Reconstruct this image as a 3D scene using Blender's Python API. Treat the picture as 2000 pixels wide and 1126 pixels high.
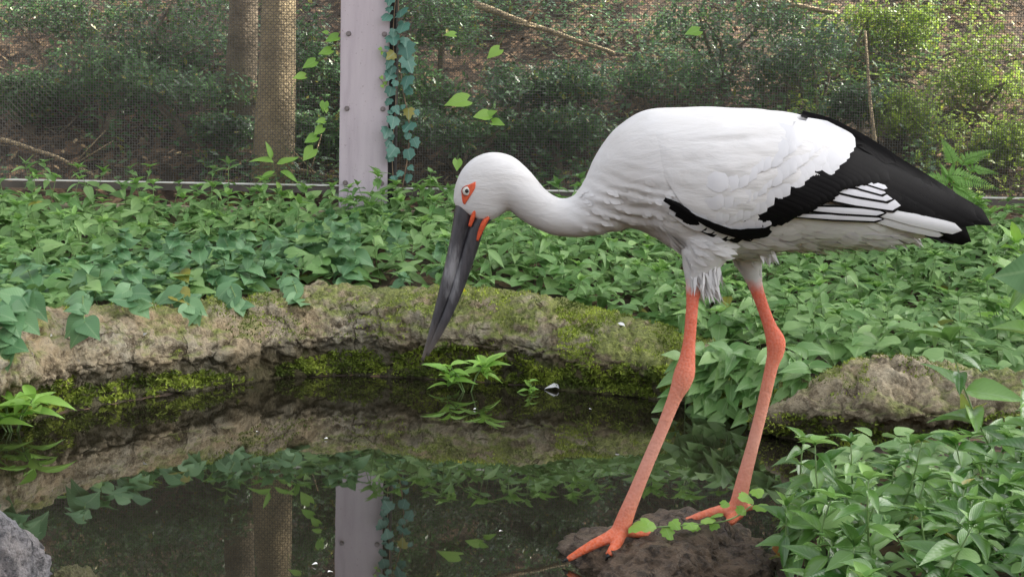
import bpy, bmesh, math, random
import numpy as np
from mathutils import Vector, Matrix, noise, Quaternion
from mathutils.bvhtree import BVHTree

random.seed(11)
R = random.random
U = random.uniform
sc = bpy.context.scene
for o in list(bpy.data.objects):
    bpy.data.objects.remove(o)
col = sc.collection
rad = math.radians

# ------------------------------------------------------------------ camera
F, CX, CY = 2400.0, 1000.0, 563.0
CAMZ = 0.589
ROT = Matrix.Rotation(rad(90 - 4.0), 3, 'X') @ Matrix.Rotation(rad(1.2), 3, 'Z')
cam = bpy.data.cameras.new('camera')
cam.sensor_width = 36.0
cam.lens = 36.0 * F / 2000.0
cam.clip_start = 0.05
cam.clip_end = 400
camo = bpy.data.objects.new('camera', cam)
camo.matrix_world = Matrix.Translation((0, 0, CAMZ)) @ ROT.to_4x4()
col.objects.link(camo)
sc.camera = camo
CAM = Vector((0, 0, CAMZ))

# ------------------------------------------------------------------ light
SUN_EL, SUN_AZ = rad(46), rad(82)
SUN = Vector((math.sin(SUN_AZ) * math.cos(SUN_EL), math.cos(SUN_AZ) * math.cos(SUN_EL), math.sin(SUN_EL)))
world = bpy.data.worlds.new('World')
sc.world = world
world.use_nodes = True
wn = world.node_tree
bg = wn.nodes['Background']
sky = wn.nodes.new('ShaderNodeTexSky')
sky.sky_type = 'NISHITA'
sky.sun_disc = False
sky.sun_elevation = SUN_EL
sky.sun_rotation = SUN_AZ
sky.dust_density = 4.0
sky.air_density = 1.0
hsv = wn.nodes.new('ShaderNodeHueSaturation')
hsv.inputs['Saturation'].default_value = 0.24
wn.links.new(sky.outputs[0], hsv.inputs['Color'])
wn.links.new(hsv.outputs[0], bg.inputs['Color'])
bg.inputs['Strength'].default_value = 0.15
sun = bpy.data.lights.new('sun', 'SUN')
sun.energy = 5.0
sun.angle = rad(0.6)
sun.color = (1.0, 0.93, 0.80)
suno = bpy.data.objects.new('sun', sun)
suno.rotation_euler = SUN.to_track_quat('Z', 'Y').to_euler()
suno.location = SUN * 30
col.objects.link(suno)

sc.view_settings.view_transform = 'Standard'
sc.view_settings.look = 'None'
sc.view_settings.gamma = 1.0
sc.view_settings.exposure = 1.47
sc.cycles.use_denoising = True
sc.cycles.max_bounces = 8
sc.cycles.transparent_max_bounces = 8
sc.cycles.caustics_reflective = False
sc.cycles.caustics_refractive = False

# ------------------------------------------------------------------ helpers
def ray(u, v):
    return ROT @ Vector(((u - CX) / F, -(v - CY) / F, -1.0))

def P(u, v, Y):
    "point on the vertical plane y = Y"
    d = ray(u, v)
    return CAM + d * (Y / d.y)

def PZ(u, v, z=0.0):
    "point on the level plane at height z"
    d = ray(u, v)
    return CAM + d * ((z - CAMZ) / d.z)

def tag(o, label=None, cat=None, group=None, kind=None):
    if label: o['label'] = label
    if cat: o['category'] = cat
    if group: o['group'] = group
    if kind: o['kind'] = kind
    return o

def empty(name, loc, label=None, cat=None, group=None):
    o = bpy.data.objects.new(name, None)
    o.empty_display_size = 0.05
    o.location = loc
    col.objects.link(o)
    return tag(o, label, cat, group)

def mesh(name, verts, faces, mats=None, smooth=True, uvs=None, rnd=None, midx=None):
    me = bpy.data.meshes.new(name)
    me.from_pydata([tuple(v) for v in verts], [], faces)
    if mats is not None:
        for m in (mats if isinstance(mats, (list, tuple)) else [mats]):
            me.materials.append(m)
    if smooth:
        me.polygons.foreach_set('use_smooth', [True] * len(me.polygons))
    if uvs is not None:
        l = me.uv_layers.new(name='UVMap')
        idx = np.zeros(len(me.loops), dtype=np.int32)
        me.loops.foreach_get('vertex_index', idx)
        l.data.foreach_set('uv', np.asarray(uvs, dtype=np.float32)[idx].ravel())
    if rnd is not None:
        a = me.attributes.new('rnd', 'FLOAT', 'POINT')
        a.data.foreach_set('value', np.asarray(rnd, dtype=np.float32))
    if midx is not None:
        me.polygons.foreach_set('material_index', midx)
    me.update()
    return me

def obj(name, me, parent=None, mat=None):
    o = bpy.data.objects.new(name, me)
    col.objects.link(o)
    if parent is not None:
        o.parent = parent
    return o

class Geo:
    "collects vertices and faces (with uv and a per-piece random)"
    def __init__(self):
        self.v, self.f, self.uv, self.r = [], [], [], []
    def add(self, verts, faces, uvs=None, r=0.0, M=None):
        b = len(self.v)
        if M is not None:
            verts = [M @ Vector(p) for p in verts]
        self.v.extend(verts)
        self.f.extend([tuple(i + b for i in f) for f in faces])
        self.uv.extend(uvs if uvs is not None else [(0.5, 0.5)] * len(verts))
        self.r.extend([r] * len(verts))
    def tube(self, pts, radii, n=6, cap=True, flat=1.0):
        pts = [Vector(p) for p in pts]
        b = len(self.v)
        up = Vector((0.13, 0.31, 0.94))
        T = []
        for i in range(len(pts)):
            a = pts[max(0, i - 1)]; c = pts[min(len(pts) - 1, i + 1)]
            T.append((c - a).normalized())
        nrm = T[0].orthogonal().normalized()
        for i, p in enumerate(pts):
            nrm = (nrm - T[i] * nrm.dot(T[i]))
            nrm = nrm.normalized() if nrm.length > 1e-6 else T[i].orthogonal().normalized()
            bn = T[i].cross(nrm)
            for k in range(n):
                a = 2 * math.pi * k / n
                self.v.append(p + (nrm * math.cos(a) + bn * math.sin(a) * flat) * radii[i])
                self.uv.append((k / n, i / max(1, len(pts) - 1)))
                self.r.append(0.0)
        for i in range(len(pts) - 1):
            for k in range(n):
                a = b + i * n + k; c = b + i * n + (k + 1) % n
                self.f.append((a, c, c + n, a + n))
        if cap:
            self.f.append(tuple(b + k for k in reversed(range(n))))
            e = b + (len(pts) - 1) * n
            self.f.append(tuple(e + k for k in range(n)))
    def box(self, a, b):
        x0, y0, z0 = a; x1, y1, z1 = b
        self.add([(x0, y0, z0), (x1, y0, z0), (x1, y1, z0), (x0, y1, z0), (x0, y0, z1), (x1, y0, z1), (x1, y1, z1), (x0, y1, z1)],
                 [(0, 3, 2, 1), (4, 5, 6, 7), (0, 1, 5, 4), (1, 2, 6, 5), (2, 3, 7, 6), (3, 0, 4, 7)])
    def mesh(self, name, mats, smooth=True):
        return mesh(name, self.v, self.f, mats, smooth, self.uv, self.r)

def fbm(p, oct=4, h=0.5, lac=2.1):
    a, s, q = 1.0, 0.0, Vector(p)
    for i in range(oct):
        s += a * noise.noise(q)
        q = q * lac + Vector((3.1, 1.7, 5.3))
        a *= h
    return s

def crom(vals, n):
    "Catmull-Rom resample of a list of tuples"
    a = np.asarray(vals, float)
    a = np.vstack([2 * a[0] - a[1], a, 2 * a[-1] - a[-2]])
    out = []
    segs = len(vals) - 1
    for i in range(n):
        t = i / (n - 1) * segs
        k = min(int(t), segs - 1); f = t - k
        p0, p1, p2, p3 = a[k], a[k + 1], a[k + 2], a[k + 3]
        out.append(0.5 * ((2 * p1) + (-p0 + p2) * f + (2 * p0 - 5 * p1 + 4 * p2 - p3) * f * f + (-p0 + 3 * p1 - 3 * p2 + p3) * f ** 3))
    return out

# ------------------------------------------------------------------ materials
def newmat(name):
    m = bpy.data.materials.new(name)
    m.use_nodes = True
    nt = m.node_tree
    b = nt.nodes['Principled BSDF']
    return m, nt, b

def node(nt, typ, **kw):
    n = nt.nodes.new(typ)
    for k, v in kw.items():
        if k.startswith('i_'):
            n.inputs[k[2:].replace('_', ' ')].default_value = v
        else:
            setattr(n, k, v)
    return n

def ramp(nt, src, stops):
    r = nt.nodes.new('ShaderNodeValToRGB')
    e = r.color_ramp.elements
    while len(e) < len(stops):
        e.new(0.5)
    for i, (p, c) in enumerate(stops):
        e[i].position = p
        e[i].color = (c[0], c[1], c[2], 1) if not isinstance(c, (int, float)) else (c, c, c, 1)
    nt.links.new(src, r.inputs[0])
    return r.outputs[0]

def mix(nt, fac, a, b, mode='MIX'):
    m = nt.nodes.new('ShaderNodeMix')
    m.data_type = 'RGBA'
    m.blend_type = mode
    for s, x in ((0, fac), (6, a), (7, b)):
        if isinstance(x, bpy.types.NodeSocket):
            nt.links.new(x, m.inputs[s])
        elif isinstance(x, (int, float)):
            m.inputs[s].default_value = x
        else:
            m.inputs[s].default_value = (x[0], x[1], x[2], 1)
    return m.outputs[2]

def math_(nt, op, a, b=None, c=None):
    m = nt.nodes.new('ShaderNodeMath'); m.operation = op
    for i, x in enumerate((a, b, c)):
        if x is None: continue
        if isinstance(x, bpy.types.NodeSocket): nt.links.new(x, m.inputs[i])
        else: m.inputs[i].default_value = x
    return m.outputs[0]

def noise_(nt, vec, scale, detail=4, rough=0.55, dist=0.0):
    n = nt.nodes.new('ShaderNodeTexNoise')
    n.inputs['Scale'].default_value = scale
    n.inputs['Detail'].default_value = detail
    n.inputs['Roughness'].default_value = rough
    n.inputs['Distortion'].default_value = dist
    if vec is not None: nt.links.new(vec, n.inputs['Vector'])
    return n.outputs[0]

def bump(nt, b, h, strength=0.4, dist=0.01):
    n = nt.nodes.new('ShaderNodeBump')
    n.inputs['Strength'].default_value = strength
    n.inputs['Distance'].default_value = dist
    nt.links.new(h, n.inputs['Height'])
    nt.links.new(n.outputs[0], b.inputs['Normal'])

def geo_pos(nt):
    return nt.nodes.new('ShaderNodeNewGeometry').outputs['Position']

def leaf_mat(name, dark, light, vein, gloss=0.42, trans=0.3, yellow=0.05, spec=0.5):
    m, nt, b = newmat(name)
    oi = node(nt, 'ShaderNodeObjectInfo')
    at = node(nt, 'ShaderNodeAttribute', attribute_name='rnd')
    r = math_(nt, 'FRACT', math_(nt, 'ADD', oi.outputs['Random'], at.outputs['Fac']))
    r2 = math_(nt, 'FRACT', math_(nt, 'MULTIPLY', r, 7.31))
    base = ramp(nt, r, [(0.0, dark), (0.55, [(a + c) / 2 for a, c in zip(dark, light)]), (1.0, light)])
    yel = math_(nt, 'GREATER_THAN', r2, 1.0 - yellow)
    base = mix(nt, yel, base, (0.34, 0.30, 0.05))
    uv = node(nt, 'ShaderNodeUVMap', uv_map='UVMap')
    sep = node(nt, 'ShaderNodeSeparateXYZ')
    nt.links.new(uv.outputs[0], sep.inputs[0])
    ax = math_(nt, 'ABSOLUTE', math_(nt, 'SUBTRACT', sep.outputs[0], 0.5))
    rib = math_(nt, 'LESS_THAN', ax, 0.028)
    # side veins run forward from the midrib
    ph = math_(nt, 'SUBTRACT', math_(nt, 'MULTIPLY', sep.outputs[1], 9.0), math_(nt, 'MULTIPLY', ax, 7.0))
    sv = math_(nt, 'GREATER_THAN', math_(nt, 'COSINE', math_(nt, 'MULTIPLY', ph, 6.283)), 0.86)
    base = mix(nt, math_(nt, 'MULTIPLY', math_(nt, 'MAXIMUM', rib, math_(nt, 'MULTIPLY', sv, 0.18)), 0.45), base, vein)
    nz = noise_(nt, geo_pos(nt), 45.0, 3)
    base = mix(nt, math_(nt, 'MULTIPLY', nz, 0.28), base, [c * 0.8 for c in dark])
    nt.links.new(base, b.inputs['Base Color'])
    b.inputs['Roughness'].default_value = gloss
    b.inputs['Specular IOR Level'].default_value = spec
    bump(nt, b, math_(nt, 'ADD', math_(nt, 'MULTIPLY', nz, 0.6), math_(nt, 'COSINE', math_(nt, 'MULTIPLY', ph, 6.283))), 0.10, 0.0012)
    tr = node(nt, 'ShaderNodeBsdfTranslucent')
    nt.links.new(mix(nt, 0.5, base, light, 'MIX'), tr.inputs[0])
    ms = node(nt, 'ShaderNodeMixShader')
    ms.inputs[0].default_value = trans
    nt.links.new(b.outputs[0], ms.inputs[1]); nt.links.new(tr.outputs[0], ms.inputs[2])
    nt.links.new(ms.outputs[0], nt.nodes['Material Output'].inputs[0])
    return m

M_LANCE = leaf_mat('lance_leaf', (0.11, 0.25, 0.065), (0.32, 0.50, 0.18), (0.40, 0.56, 0.26), 0.40, 0.32, 0.004, 0.45)
M_HEART = leaf_mat('heart_leaf', (0.10, 0.23, 0.10), (0.23, 0.41, 0.19), (0.34, 0.48, 0.26), 0.38, 0.25, 0.004, 0.45)
M_NEAR = leaf_mat('near_leaf', (0.055, 0.16, 0.03), (0.23, 0.42, 0.10), (0.30, 0.48, 0.19), 0.22, 0.26, 0.012, 0.8)
M_BRIGHT = leaf_mat('bright_leaf', (0.20, 0.42, 0.06), (0.38, 0.62, 0.12), (0.36, 0.55, 0.2), 0.42, 0.35, 0.0)
M_IVY = leaf_mat('ivy_leaf', (0.055, 0.16, 0.12), (0.11, 0.26, 0.20), (0.26, 0.40, 0.32), 0.38, 0.15, 0.02)
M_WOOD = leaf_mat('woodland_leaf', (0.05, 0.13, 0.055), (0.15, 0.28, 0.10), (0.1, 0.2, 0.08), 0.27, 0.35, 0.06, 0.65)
M_SUNBUSH = leaf_mat('sunny_leaf', (0.17, 0.29, 0.035), (0.36, 0.48, 0.08), (0.3, 0.45, 0.1), 0.45, 0.45, 0.08)  # sunlight put into the colour: yellower, lighter leaf for the sunny side

def simple(name, c, rough=0.6, metal=0.0, var=0.25, scale=20, bmp=0.2, bd=0.003, spec=0.5):
    m, nt, b = newmat(name)
    p = geo_pos(nt)
    n = noise_(nt, p, scale, 5)
    colr = ramp(nt, n, [(0.3, [x * (1 - var) for x in c]), (0.7, [min(1, x * (1 + var)) for x in c])])
    nt.links.new(colr, b.inputs['Base Color'])
    b.inputs['Roughness'].default_value = rough
    b.inputs['Metallic'].default_value = metal
    b.inputs['Specular IOR Level'].default_value = spec
    if bmp: bump(nt, b, noise_(nt, p, scale * 6, 4), bmp, bd)
    return m

M_STEM = simple('stem_green', (0.16, 0.26, 0.08), 0.5)
M_TWIG = simple('twig', (0.22, 0.15, 0.10), 0.8)
M_BARK = simple('bark', (0.24, 0.19, 0.13), 0.9, var=0.5, scale=9, bmp=0.9, bd=0.02)
M_BARKPALE = simple('pale_bark', (0.42, 0.33, 0.20), 0.9, var=0.35, scale=9, bmp=0.8, bd=0.02)
M_WIRE = simple('galvanised_wire', (0.10, 0.095, 0.088), 0.6, 0.0, 0.3, 6, 0)
M_CHAIN = simple('chain_wire', (0.06, 0.055, 0.05), 0.6, 0.0, 0.3, 6, 0)
M_RAIL = simple('rail_paint', (0.085, 0.068, 0.06), 0.6, 0.0, 0.35, 14, 0.3)
M_LITEDGE = simple('sunlit_rail_edge', (0.72, 0.70, 0.66), 0.5, 0.0, 0.15, 30, 0.1)  # pale colour paints the sunlit top edge of the rail
M_GAPSHADE = simple('gap_shade', (0.012, 0.011, 0.011), 0.8)  # near black, shade of the gap beside the post put into colour
M_CONC = simple('concrete', (0.40, 0.34, 0.24), 0.9, 0, 0.25, 14, 0.4, 0.004)
M_BOLT = simple('bolt_steel', (0.20, 0.17, 0.17), 0.35, 0.6, 0.2, 80, 0.1)
M_SCRAP = simple('white_scrap', (0.78, 0.77, 0.76), 0.7, 0, 0.08, 60, 0)
M_YELLOW = simple('yellow_petal', (0.75, 0.62, 0.03), 0.6, 0, 0.1, 60, 0)
M_DEAD = simple('dead_leaf', (0.48, 0.20, 0.06), 0.7, 0, 0.5, 60, 0.2)
M_FERN = leaf_mat('fern', (0.16, 0.36, 0.06), (0.28, 0.52, 0.12), (0.3, 0.5, 0.15), 0.5, 0.4, 0.0)

def post_mat():
    m, nt, b = newmat('mauve_paint')
    p = geo_pos(nt)
    mp = node(nt, 'ShaderNodeMapping'); mp.inputs['Scale'].default_value = (14, 14, 1.6)
    nt.links.new(p, mp.inputs[0])
    st = noise_(nt, mp.outputs[0], 1.6, 5, 0.6)
    c = ramp(nt, st, [(0.25, (0.40, 0.335, 0.38)), (0.5, (0.50, 0.43, 0.475)), (0.8, (0.56, 0.49, 0.53))])
    sp = noise_(nt, p, 90, 3)
    c = mix(nt, ramp(nt, sp, [(0.66, 0.0), (0.74, 0.6)]), c, (0.22, 0.15, 0.16))
    nt.links.new(c, b.inputs['Base Color'])
    b.inputs['Roughness'].default_value = 0.55
    bump(nt, b, noise_(nt, p, 160, 3), 0.15, 0.002)
    return m
M_POST = post_mat()

def rock_mat(name, tan, grey, dark, moss_amt=0.5, wet=True, scale=1.0, film=False):
    m, nt, b = newmat(name)
    g = nt.nodes.new('ShaderNodeNewGeometry')
    p = g.outputs['Position']
    n1 = noise_(nt, p, 3.2 * scale, 6, 0.6, 0.4)
    n2 = noise_(nt, p, 18 * scale, 7, 0.68)
    n3 = noise_(nt, p, 95 * scale, 4, 0.65)
    c = mix(nt, ramp(nt, n1, [(0.38, 0.0), (0.62, 1.0)]), tan, grey)
    c = mix(nt, ramp(nt, n2, [(0.38, 0.9), (0.50, 0.0)]), c, dark)
    c = mix(nt, ramp(nt, n3, [(0.56, 0.0), (0.72, 0.55)]), c, [min(1, x * 1.5) for x in tan])
    c = mix(nt, ramp(nt, n3, [(0.30, 0.6), (0.44, 0.0)]), c, dark)
    vo = node(nt, 'ShaderNodeTexVoronoi'); vo.inputs['Scale'].default_value = 60 * scale
    nt.links.new(p, vo.inputs['Vector'])
    c = mix(nt, ramp(nt, vo.outputs['Distance'], [(0.0, 0.35), (0.25, 0.0)]), c, [min(1, x * 1.7) for x in grey])
    wv = node(nt, 'ShaderNodeVectorMath', operation='MULTIPLY_ADD')
    nn_ = node(nt, 'ShaderNodeTexNoise'); nn_.inputs['Scale'].default_value = 9 * scale; nn_.inputs['Detail'].default_value = 4
    nt.links.new(p, nn_.inputs['Vector'])
    nt.links.new(nn_.outputs['Color'], wv.inputs[0]); wv.inputs[1].default_value = (0.12 / scale,) * 3
    nt.links.new(p, wv.inputs[2])
    ve = node(nt, 'ShaderNodeTexVoronoi', feature='DISTANCE_TO_EDGE'); ve.inputs['Scale'].default_value = 8 * scale
    nt.links.new(wv.outputs[0], ve.inputs['Vector'])
    crk = math_(nt, 'MULTIPLY', ramp(nt, ve.outputs['Distance'], [(0.0, 1.0), (0.05, 0.0)]), ramp(nt, n1, [(0.42, 0.0), (0.6, 1.0)]))
    c = mix(nt, math_(nt, 'MULTIPLY', crk, 0.75), c, dark)
    gr = noise_(nt, p, 300 * scale, 3, 0.7)
    c = mix(nt, ramp(nt, gr, [(0.60, 0.0), (0.68, 0.5)]), c, [min(1, x * 1.7) for x in grey])
    c = mix(nt, ramp(nt, gr, [(0.32, 0.6), (0.40, 0.0)]), c, dark)
    # lichen and moss film in patches, on faces that look up
    sepn = node(nt, 'ShaderNodeSeparateXYZ'); nt.links.new(g.outputs['Normal'], sepn.inputs[0])
    sepp = node(nt, 'ShaderNodeSeparateXYZ'); nt.links.new(p, sepp.inputs[0])
    mn = noise_(nt, p, 5.5 * scale, 7, 0.7)
    up = math_(nt, 'MULTIPLY_ADD', sepn.outputs[2], 0.22, mn)
    if film:      # greener from the middle of the rim onwards
        up = math_(nt, 'ADD', up, math_(nt, 'MULTIPLY', ramp(nt, math_(nt, 'MULTIPLY_ADD', sepp.outputs[0], 0.5, 0.5), [(0.22, 0.0), (0.42, 1.0)]), 0.11))
    ms = ramp(nt, up, [(0.60 - 0.18 * moss_amt + 0.06, 0.0), (0.76 - 0.18 * moss_amt + 0.06, 0.85)])
    mc = ramp(nt, n3, [(0.35, (0.10, 0.13, 0.025)), (0.65, (0.27, 0.32, 0.06))])
    c = mix(nt, ms, c, mc)
    if wet:
        w = math_(nt, 'MULTIPLY_ADD', mn, 0.10, math_(nt, 'MULTIPLY', sepp.outputs[2], -1.0))
        wf = ramp(nt, math_(nt, 'ADD', w, 0.5), [(0.42, 0.0), (0.515, 1.0)])
        c = mix(nt, math_(nt, 'MULTIPLY', wf, 0.85), c, (0.050, 0.048, 0.016))
    nt.links.new(c, b.inputs['Base Color'])
    b.inputs['Roughness'].default_value = 0.85
    h = math_(nt, 'ADD', math_(nt, 'MULTIPLY', n2, 1.2), math_(nt, 'MULTIPLY', n3, 0.5))
    h = math_(nt, 'ADD', math_(nt, 'MULTIPLY_ADD', crk, -0.5, h), math_(nt, 'MULTIPLY', gr, 0.16))
    bump(nt, b, h, 1.0, 0.02)
    return m
M_ROCK = rock_mat('rim_rock', (0.42, 0.315, 0.18), (0.40, 0.36, 0.27), (0.085, 0.058, 0.028), 0.30, film=True)
M_ROCK2 = rock_mat('right_rock', (0.44, 0.345, 0.21), (0.42, 0.37, 0.27), (0.11, 0.08, 0.045), 0.32)
M_BOULDER = rock_mat('wet_boulder', (0.21, 0.145, 0.092), (0.14, 0.10, 0.07), (0.03, 0.021, 0.014), -1.2, False, 2.2)
M_BOULDER.node_tree.nodes['Principled BSDF'].inputs['Roughness'].default_value = 0.45
M_GREYROCK = rock_mat('grey_boulder', (0.33, 0.30, 0.29), (0.26, 0.26, 0.28), (0.07, 0.07, 0.075), -1.2, False, 2.0)

def moss_mat():
    m, nt, b = newmat('moss')
    at = node(nt, 'ShaderNodeAttribute', attribute_name='rnd')
    nt.links.new(ramp(nt, at.outputs['Fac'], [(0, (0.08, 0.115, 0.015)), (0.5, (0.22, 0.29, 0.035)), (1, (0.42, 0.50, 0.07))]), b.inputs['Base Color'])
    b.inputs['Roughness'].default_value = 0.8
    return m
M_MOSS = moss_mat()

def soil_mat():
    m, nt, b = newmat('soil')
    p = geo_pos(nt)
    n1 = noise_(nt, p, 6, 8, 0.7)
    c = ramp(nt, n1, [(0.3, (0.028, 0.020, 0.013)), (0.55, (0.075, 0.052, 0.034)), (0.75, (0.15, 0.105, 0.07))])
    vo = node(nt, 'ShaderNodeTexVoronoi'); vo.inputs['Scale'].default_value = 28
    nt.links.new(p, vo.inputs['Vector'])
    c = mix(nt, ramp(nt, vo.outputs['Color'], [(0.62, 0.0), (0.70, 0.8)]), c, (0.24, 0.15, 0.09))
    nt.links.new(c, b.inputs['Base Color'])
    b.inputs['Roughness'].default_value = 0.95
    bump(nt, b, noise_(nt, p, 40, 6, 0.7), 0.8, 0.02)
    return m
M_SOIL = soil_mat()

def water_mat():
    m, nt, b = newmat('pond_water')
    p = geo_pos(nt)
    b.inputs['Base Color'].default_value = (0.016, 0.014, 0.009, 1)
    b.inputs['Roughness'].default_value = 0.015
    b.inputs['IOR'].default_value = 2.35
    mp = node(nt, 'ShaderNodeMapping'); mp.inputs['Scale'].default_value = (1, 0.45, 1)
    nt.links.new(p, mp.inputs[0])
    bump(nt, b, noise_(nt, mp.outputs[0], 9, 3, 0.5), 0.012, 0.01)
    return m
M_WATER = water_mat()

# ------------------------------------------------------------------ terrain
WL = [(-260, 905), (-120, 872), (20, 835), (130, 806), (300, 777), (450, 752), (560, 738), (700, 733), (850, 742), (1000, 752), (1150, 766), (1290, 783), (1400, 806), (1500, 830), (1590, 862)]
TOPV = [(-260, 640), (-120, 625), (20, 612), (130, 602), (300, 603), (450, 592), (560, 573), (700, 558), (850, 566), (1000, 579), (1150, 613), (1290, 668), (1400, 722), (1500, 770), (1590, 800)]
back = [PZ(u, v) for u, v in WL]
right = [PZ(1660, 900), PZ(1610, 945), PZ(1550, 985), PZ(1515, 1035), PZ(1500, 1126)]
front = [Vector((right[-1].x + 0.05, 1.3, 0)), Vector((-1.6, 1.3, 0)), Vector((-1.9, 2.2, 0))]
poly = back + right + front
PA = np.array([(p.x, p.y) for p in poly])

def pond_sd(x, y):
    "signed distance to the pond outline, negative in the water"
    x = np.asarray(x, float); y = np.asarray(y, float)
    best = np.full(x.shape, 1e9); inside = np.zeros(x.shape, bool)
    n = len(PA)
    for i in range(n):
        ax, ay = PA[i]; bx, by = PA[(i + 1) % n]
        dx, dy = bx - ax, by - ay
        t = np.clip(((x - ax) * dx + (y - ay) * dy) / (dx * dx + dy * dy), 0, 1)
        best = np.minimum(best, np.hypot(x - ax - t * dx, y - ay - t * dy))
        c = ((ay > y) != (by > y)) & (x < (bx - ax) * (y - ay) / (by - ay + 1e-12) + ax)
        inside ^= c
    return np.where(inside, -best, best)

def sstep(a, b, x):
    t = np.clip((np.asarray(x, float) - a) / (b - a), 0, 1)
    return t * t * (3 - 2 * t)

PL = [(float(a), float(b)) for a, b in PA]
def sd1(x, y):
    best = 1e9; inside = False
    ax, ay = PL[-1]
    for bx, by in PL:
        dx, dy = bx - ax, by - ay
        t = ((x - ax) * dx + (y - ay) * dy) / (dx * dx + dy * dy)
        t = 0.0 if t < 0 else 1.0 if t > 1 else t
        e = (x - ax - t * dx) ** 2 + (y - ay - t * dy) ** 2
        if e < best: best = e
        if (ay > y) != (by > y) and x < dx * (y - ay) / dy + ax: inside = not inside
        ax, ay = bx, by
    best = math.sqrt(best)
    return -best if inside else best
FY = 5.62      # fence line
def height(x, y, d=None):
    x = np.asarray(x, float); y = np.asarray(y, float)
    if d is None: d = pond_sd(x, y)
    b = sstep(2.75, 3.15, y - 0.0 * x)
    rimh = np.interp(x, [-3, -1.2, -0.4, 0.2, 0.7, 1.3, 3], [0.22, 0.21, 0.24, 0.22, 0.12, 0.10, 0.14])
    bed = rimh * sstep(0.12, 0.38, d) + np.clip((y - 4.2) / (FY - 4.2), 0, 1) * (0.47 - rimh) * sstep(0.2, 0.6, d)
    near = 0.05 * sstep(0, 0.15, d) + 0.08 * np.clip(d - 0.1, 0, 1.2)
    out = b * bed + (1 - b) * near
    inn = -0.32 * sstep(0, 0.35, -d) - 0.02
    z = np.where(d > 0, out, inn)
    hill = np.clip(y - FY - 0.25, 0, None)
    z = z + hill * 0.60 - 0.012 * np.clip(hill - 6, 0, None) ** 2 * 0
    return z

def H(x, y):
    return float(height(x, y, sd1(x, y)))

def grid_axis(parts):
    out = []
    for a, b, n in parts:
        out += list(np.linspace(a, b, n, endpoint=False))
    return np.array(out + [parts[-1][1]])
gx = grid_axis([(-60, -8, 14), (-8, -3, 20), (-3, 3, 130), (3, 8, 20), (8, 60, 14)])
gy = grid_axis([(-40, -4, 10), (-4, 1.0, 16), (1.0, 6.2, 120), (6.2, 12, 50), (12, 60, 16)])
X, Y = np.meshgrid(gx, gy)
Z = height(X, Y)
verts = []
for j in range(len(gy)):
    for i in range(len(gx)):
        x, y, z = X[j, i], Y[j, i], Z[j, i]
        amp = 0.012 + 0.10 * float(sstep(FY + 0.3, FY + 1.5, y))
        verts.append((x, y, z + amp * fbm((x * 1.7, y * 1.7, 0.3), 4)))
nxn = len(gx)
faces = [(j * nxn + i, j * nxn + i + 1, (j + 1) * nxn + i + 1, (j + 1) * nxn + i) for j in range(len(gy) - 1) for i in range(nxn - 1)]
g = obj('ground', mesh('ground', verts, faces, M_SOIL))
tag(g, 'dark soil of the planted bed and the wooded slope behind the fence', 'ground', kind='structure')

# water sheet
w = Geo()
wx = np.linspace(-2.6, 2.2, 8); wy = np.linspace(0.9, 4.6, 8)
w.add([(x, y, 0.0) for y in wy for x in wx], [(j * 8 + i, j * 8 + i + 1, (j + 1) * 8 + i + 1, (j + 1) * 8 + i) for j in range(7) for i in range(7)])
wo = obj('water', w.mesh('water', M_WATER))
tag(wo, 'still dark pond water mirroring the rock rim and the fence', 'water', kind='structure')

# ------------------------------------------------------------------ rock rim
def rim(name, wl, tops, mat, label, nseg, setback=0.13, seed=0.0, depthback=0.5):
    path = [PZ(u, v) for u, v in wl]
    hts = [P(tu, tv, p.y + setback).z for p, (tu, tv) in zip(path, tops)]
    sec = crom([(p.x, p.y, h) for p, h in zip(path, hts)], nseg)
    prof = [(0.10, -0.30), (0.05, -0.12), (0.02, -0.03), (-0.005, 0.02), (-0.02, 0.07), (-0.015, 0.13), (0.0, 0.20)]
    npf = 92
    V, ctr = [], None
    for i, s in enumerate(sec):
        a = sec[max(0, i - 1)]; c = sec[min(nseg - 1, i + 1)]
        tx, ty = c[0] - a[0], c[1] - a[1]
        l = math.hypot(tx, ty); ox, oy = -ty / l, tx / l      # outward (away from the water)
        if oy < 0: ox, oy = -ox, -oy
        h = s[2]
        k = h / 0.29
        pts = [(0.12, -0.30), (0.04, -0.10), (0.008, 0.0), (0.014, 0.14 * h), (0.002, 0.28 * h), (-0.032, 0.43 * h), (-0.024, 0.60 * h), (0.018, 0.79 * h), (0.072, 0.93 * h), (setback, h), (setback + 0.09, h * 0.99), (setback + 0.2, h * 0.86), (setback + depthback * 0.6, h * 0.55)]
        for (o_, z_) in crom(pts, npf):
            V.append(Vector((s[0] + ox * o_, s[1] + oy * o_, z_)))
    faces = [(i * npf + j, (i + 1) * npf + j, (i + 1) * npf + j + 1, i * npf + j + 1) for i in range(nseg - 1) for j in range(npf - 1)]
    me = mesh(name, V, faces, mat)
    N = [v.normal.copy() for v in me.vertices]
    if N[npf * (nseg // 2) + npf // 2].y > 0:
        me.flip_normals(); N = [-n for n in N]
    for v, n in zip(me.vertices, N):
        p = v.co.copy()
        q = p + Vector((seed, seed * 2, 0))
        big = 0.030 * fbm((q.x * 3.0, q.y * 3.0, q.z * 3.6), 3)
        e1 = fbm((q.x * 8, q.y * 8, q.z * 15), 4, 0.55)
        r = 0.020 * (1 - min(1.0, abs(e1) * 2.2)) ** 2        # cracks
        e2 = fbm((q.x * 26, q.y * 26, q.z * 34), 4, 0.62)
        v.co = p + n * (big - r + 0.011 * e2)
    me.update()
    o = obj(name, me)
    tag(o, label, 'rock')
    return o, me

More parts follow.
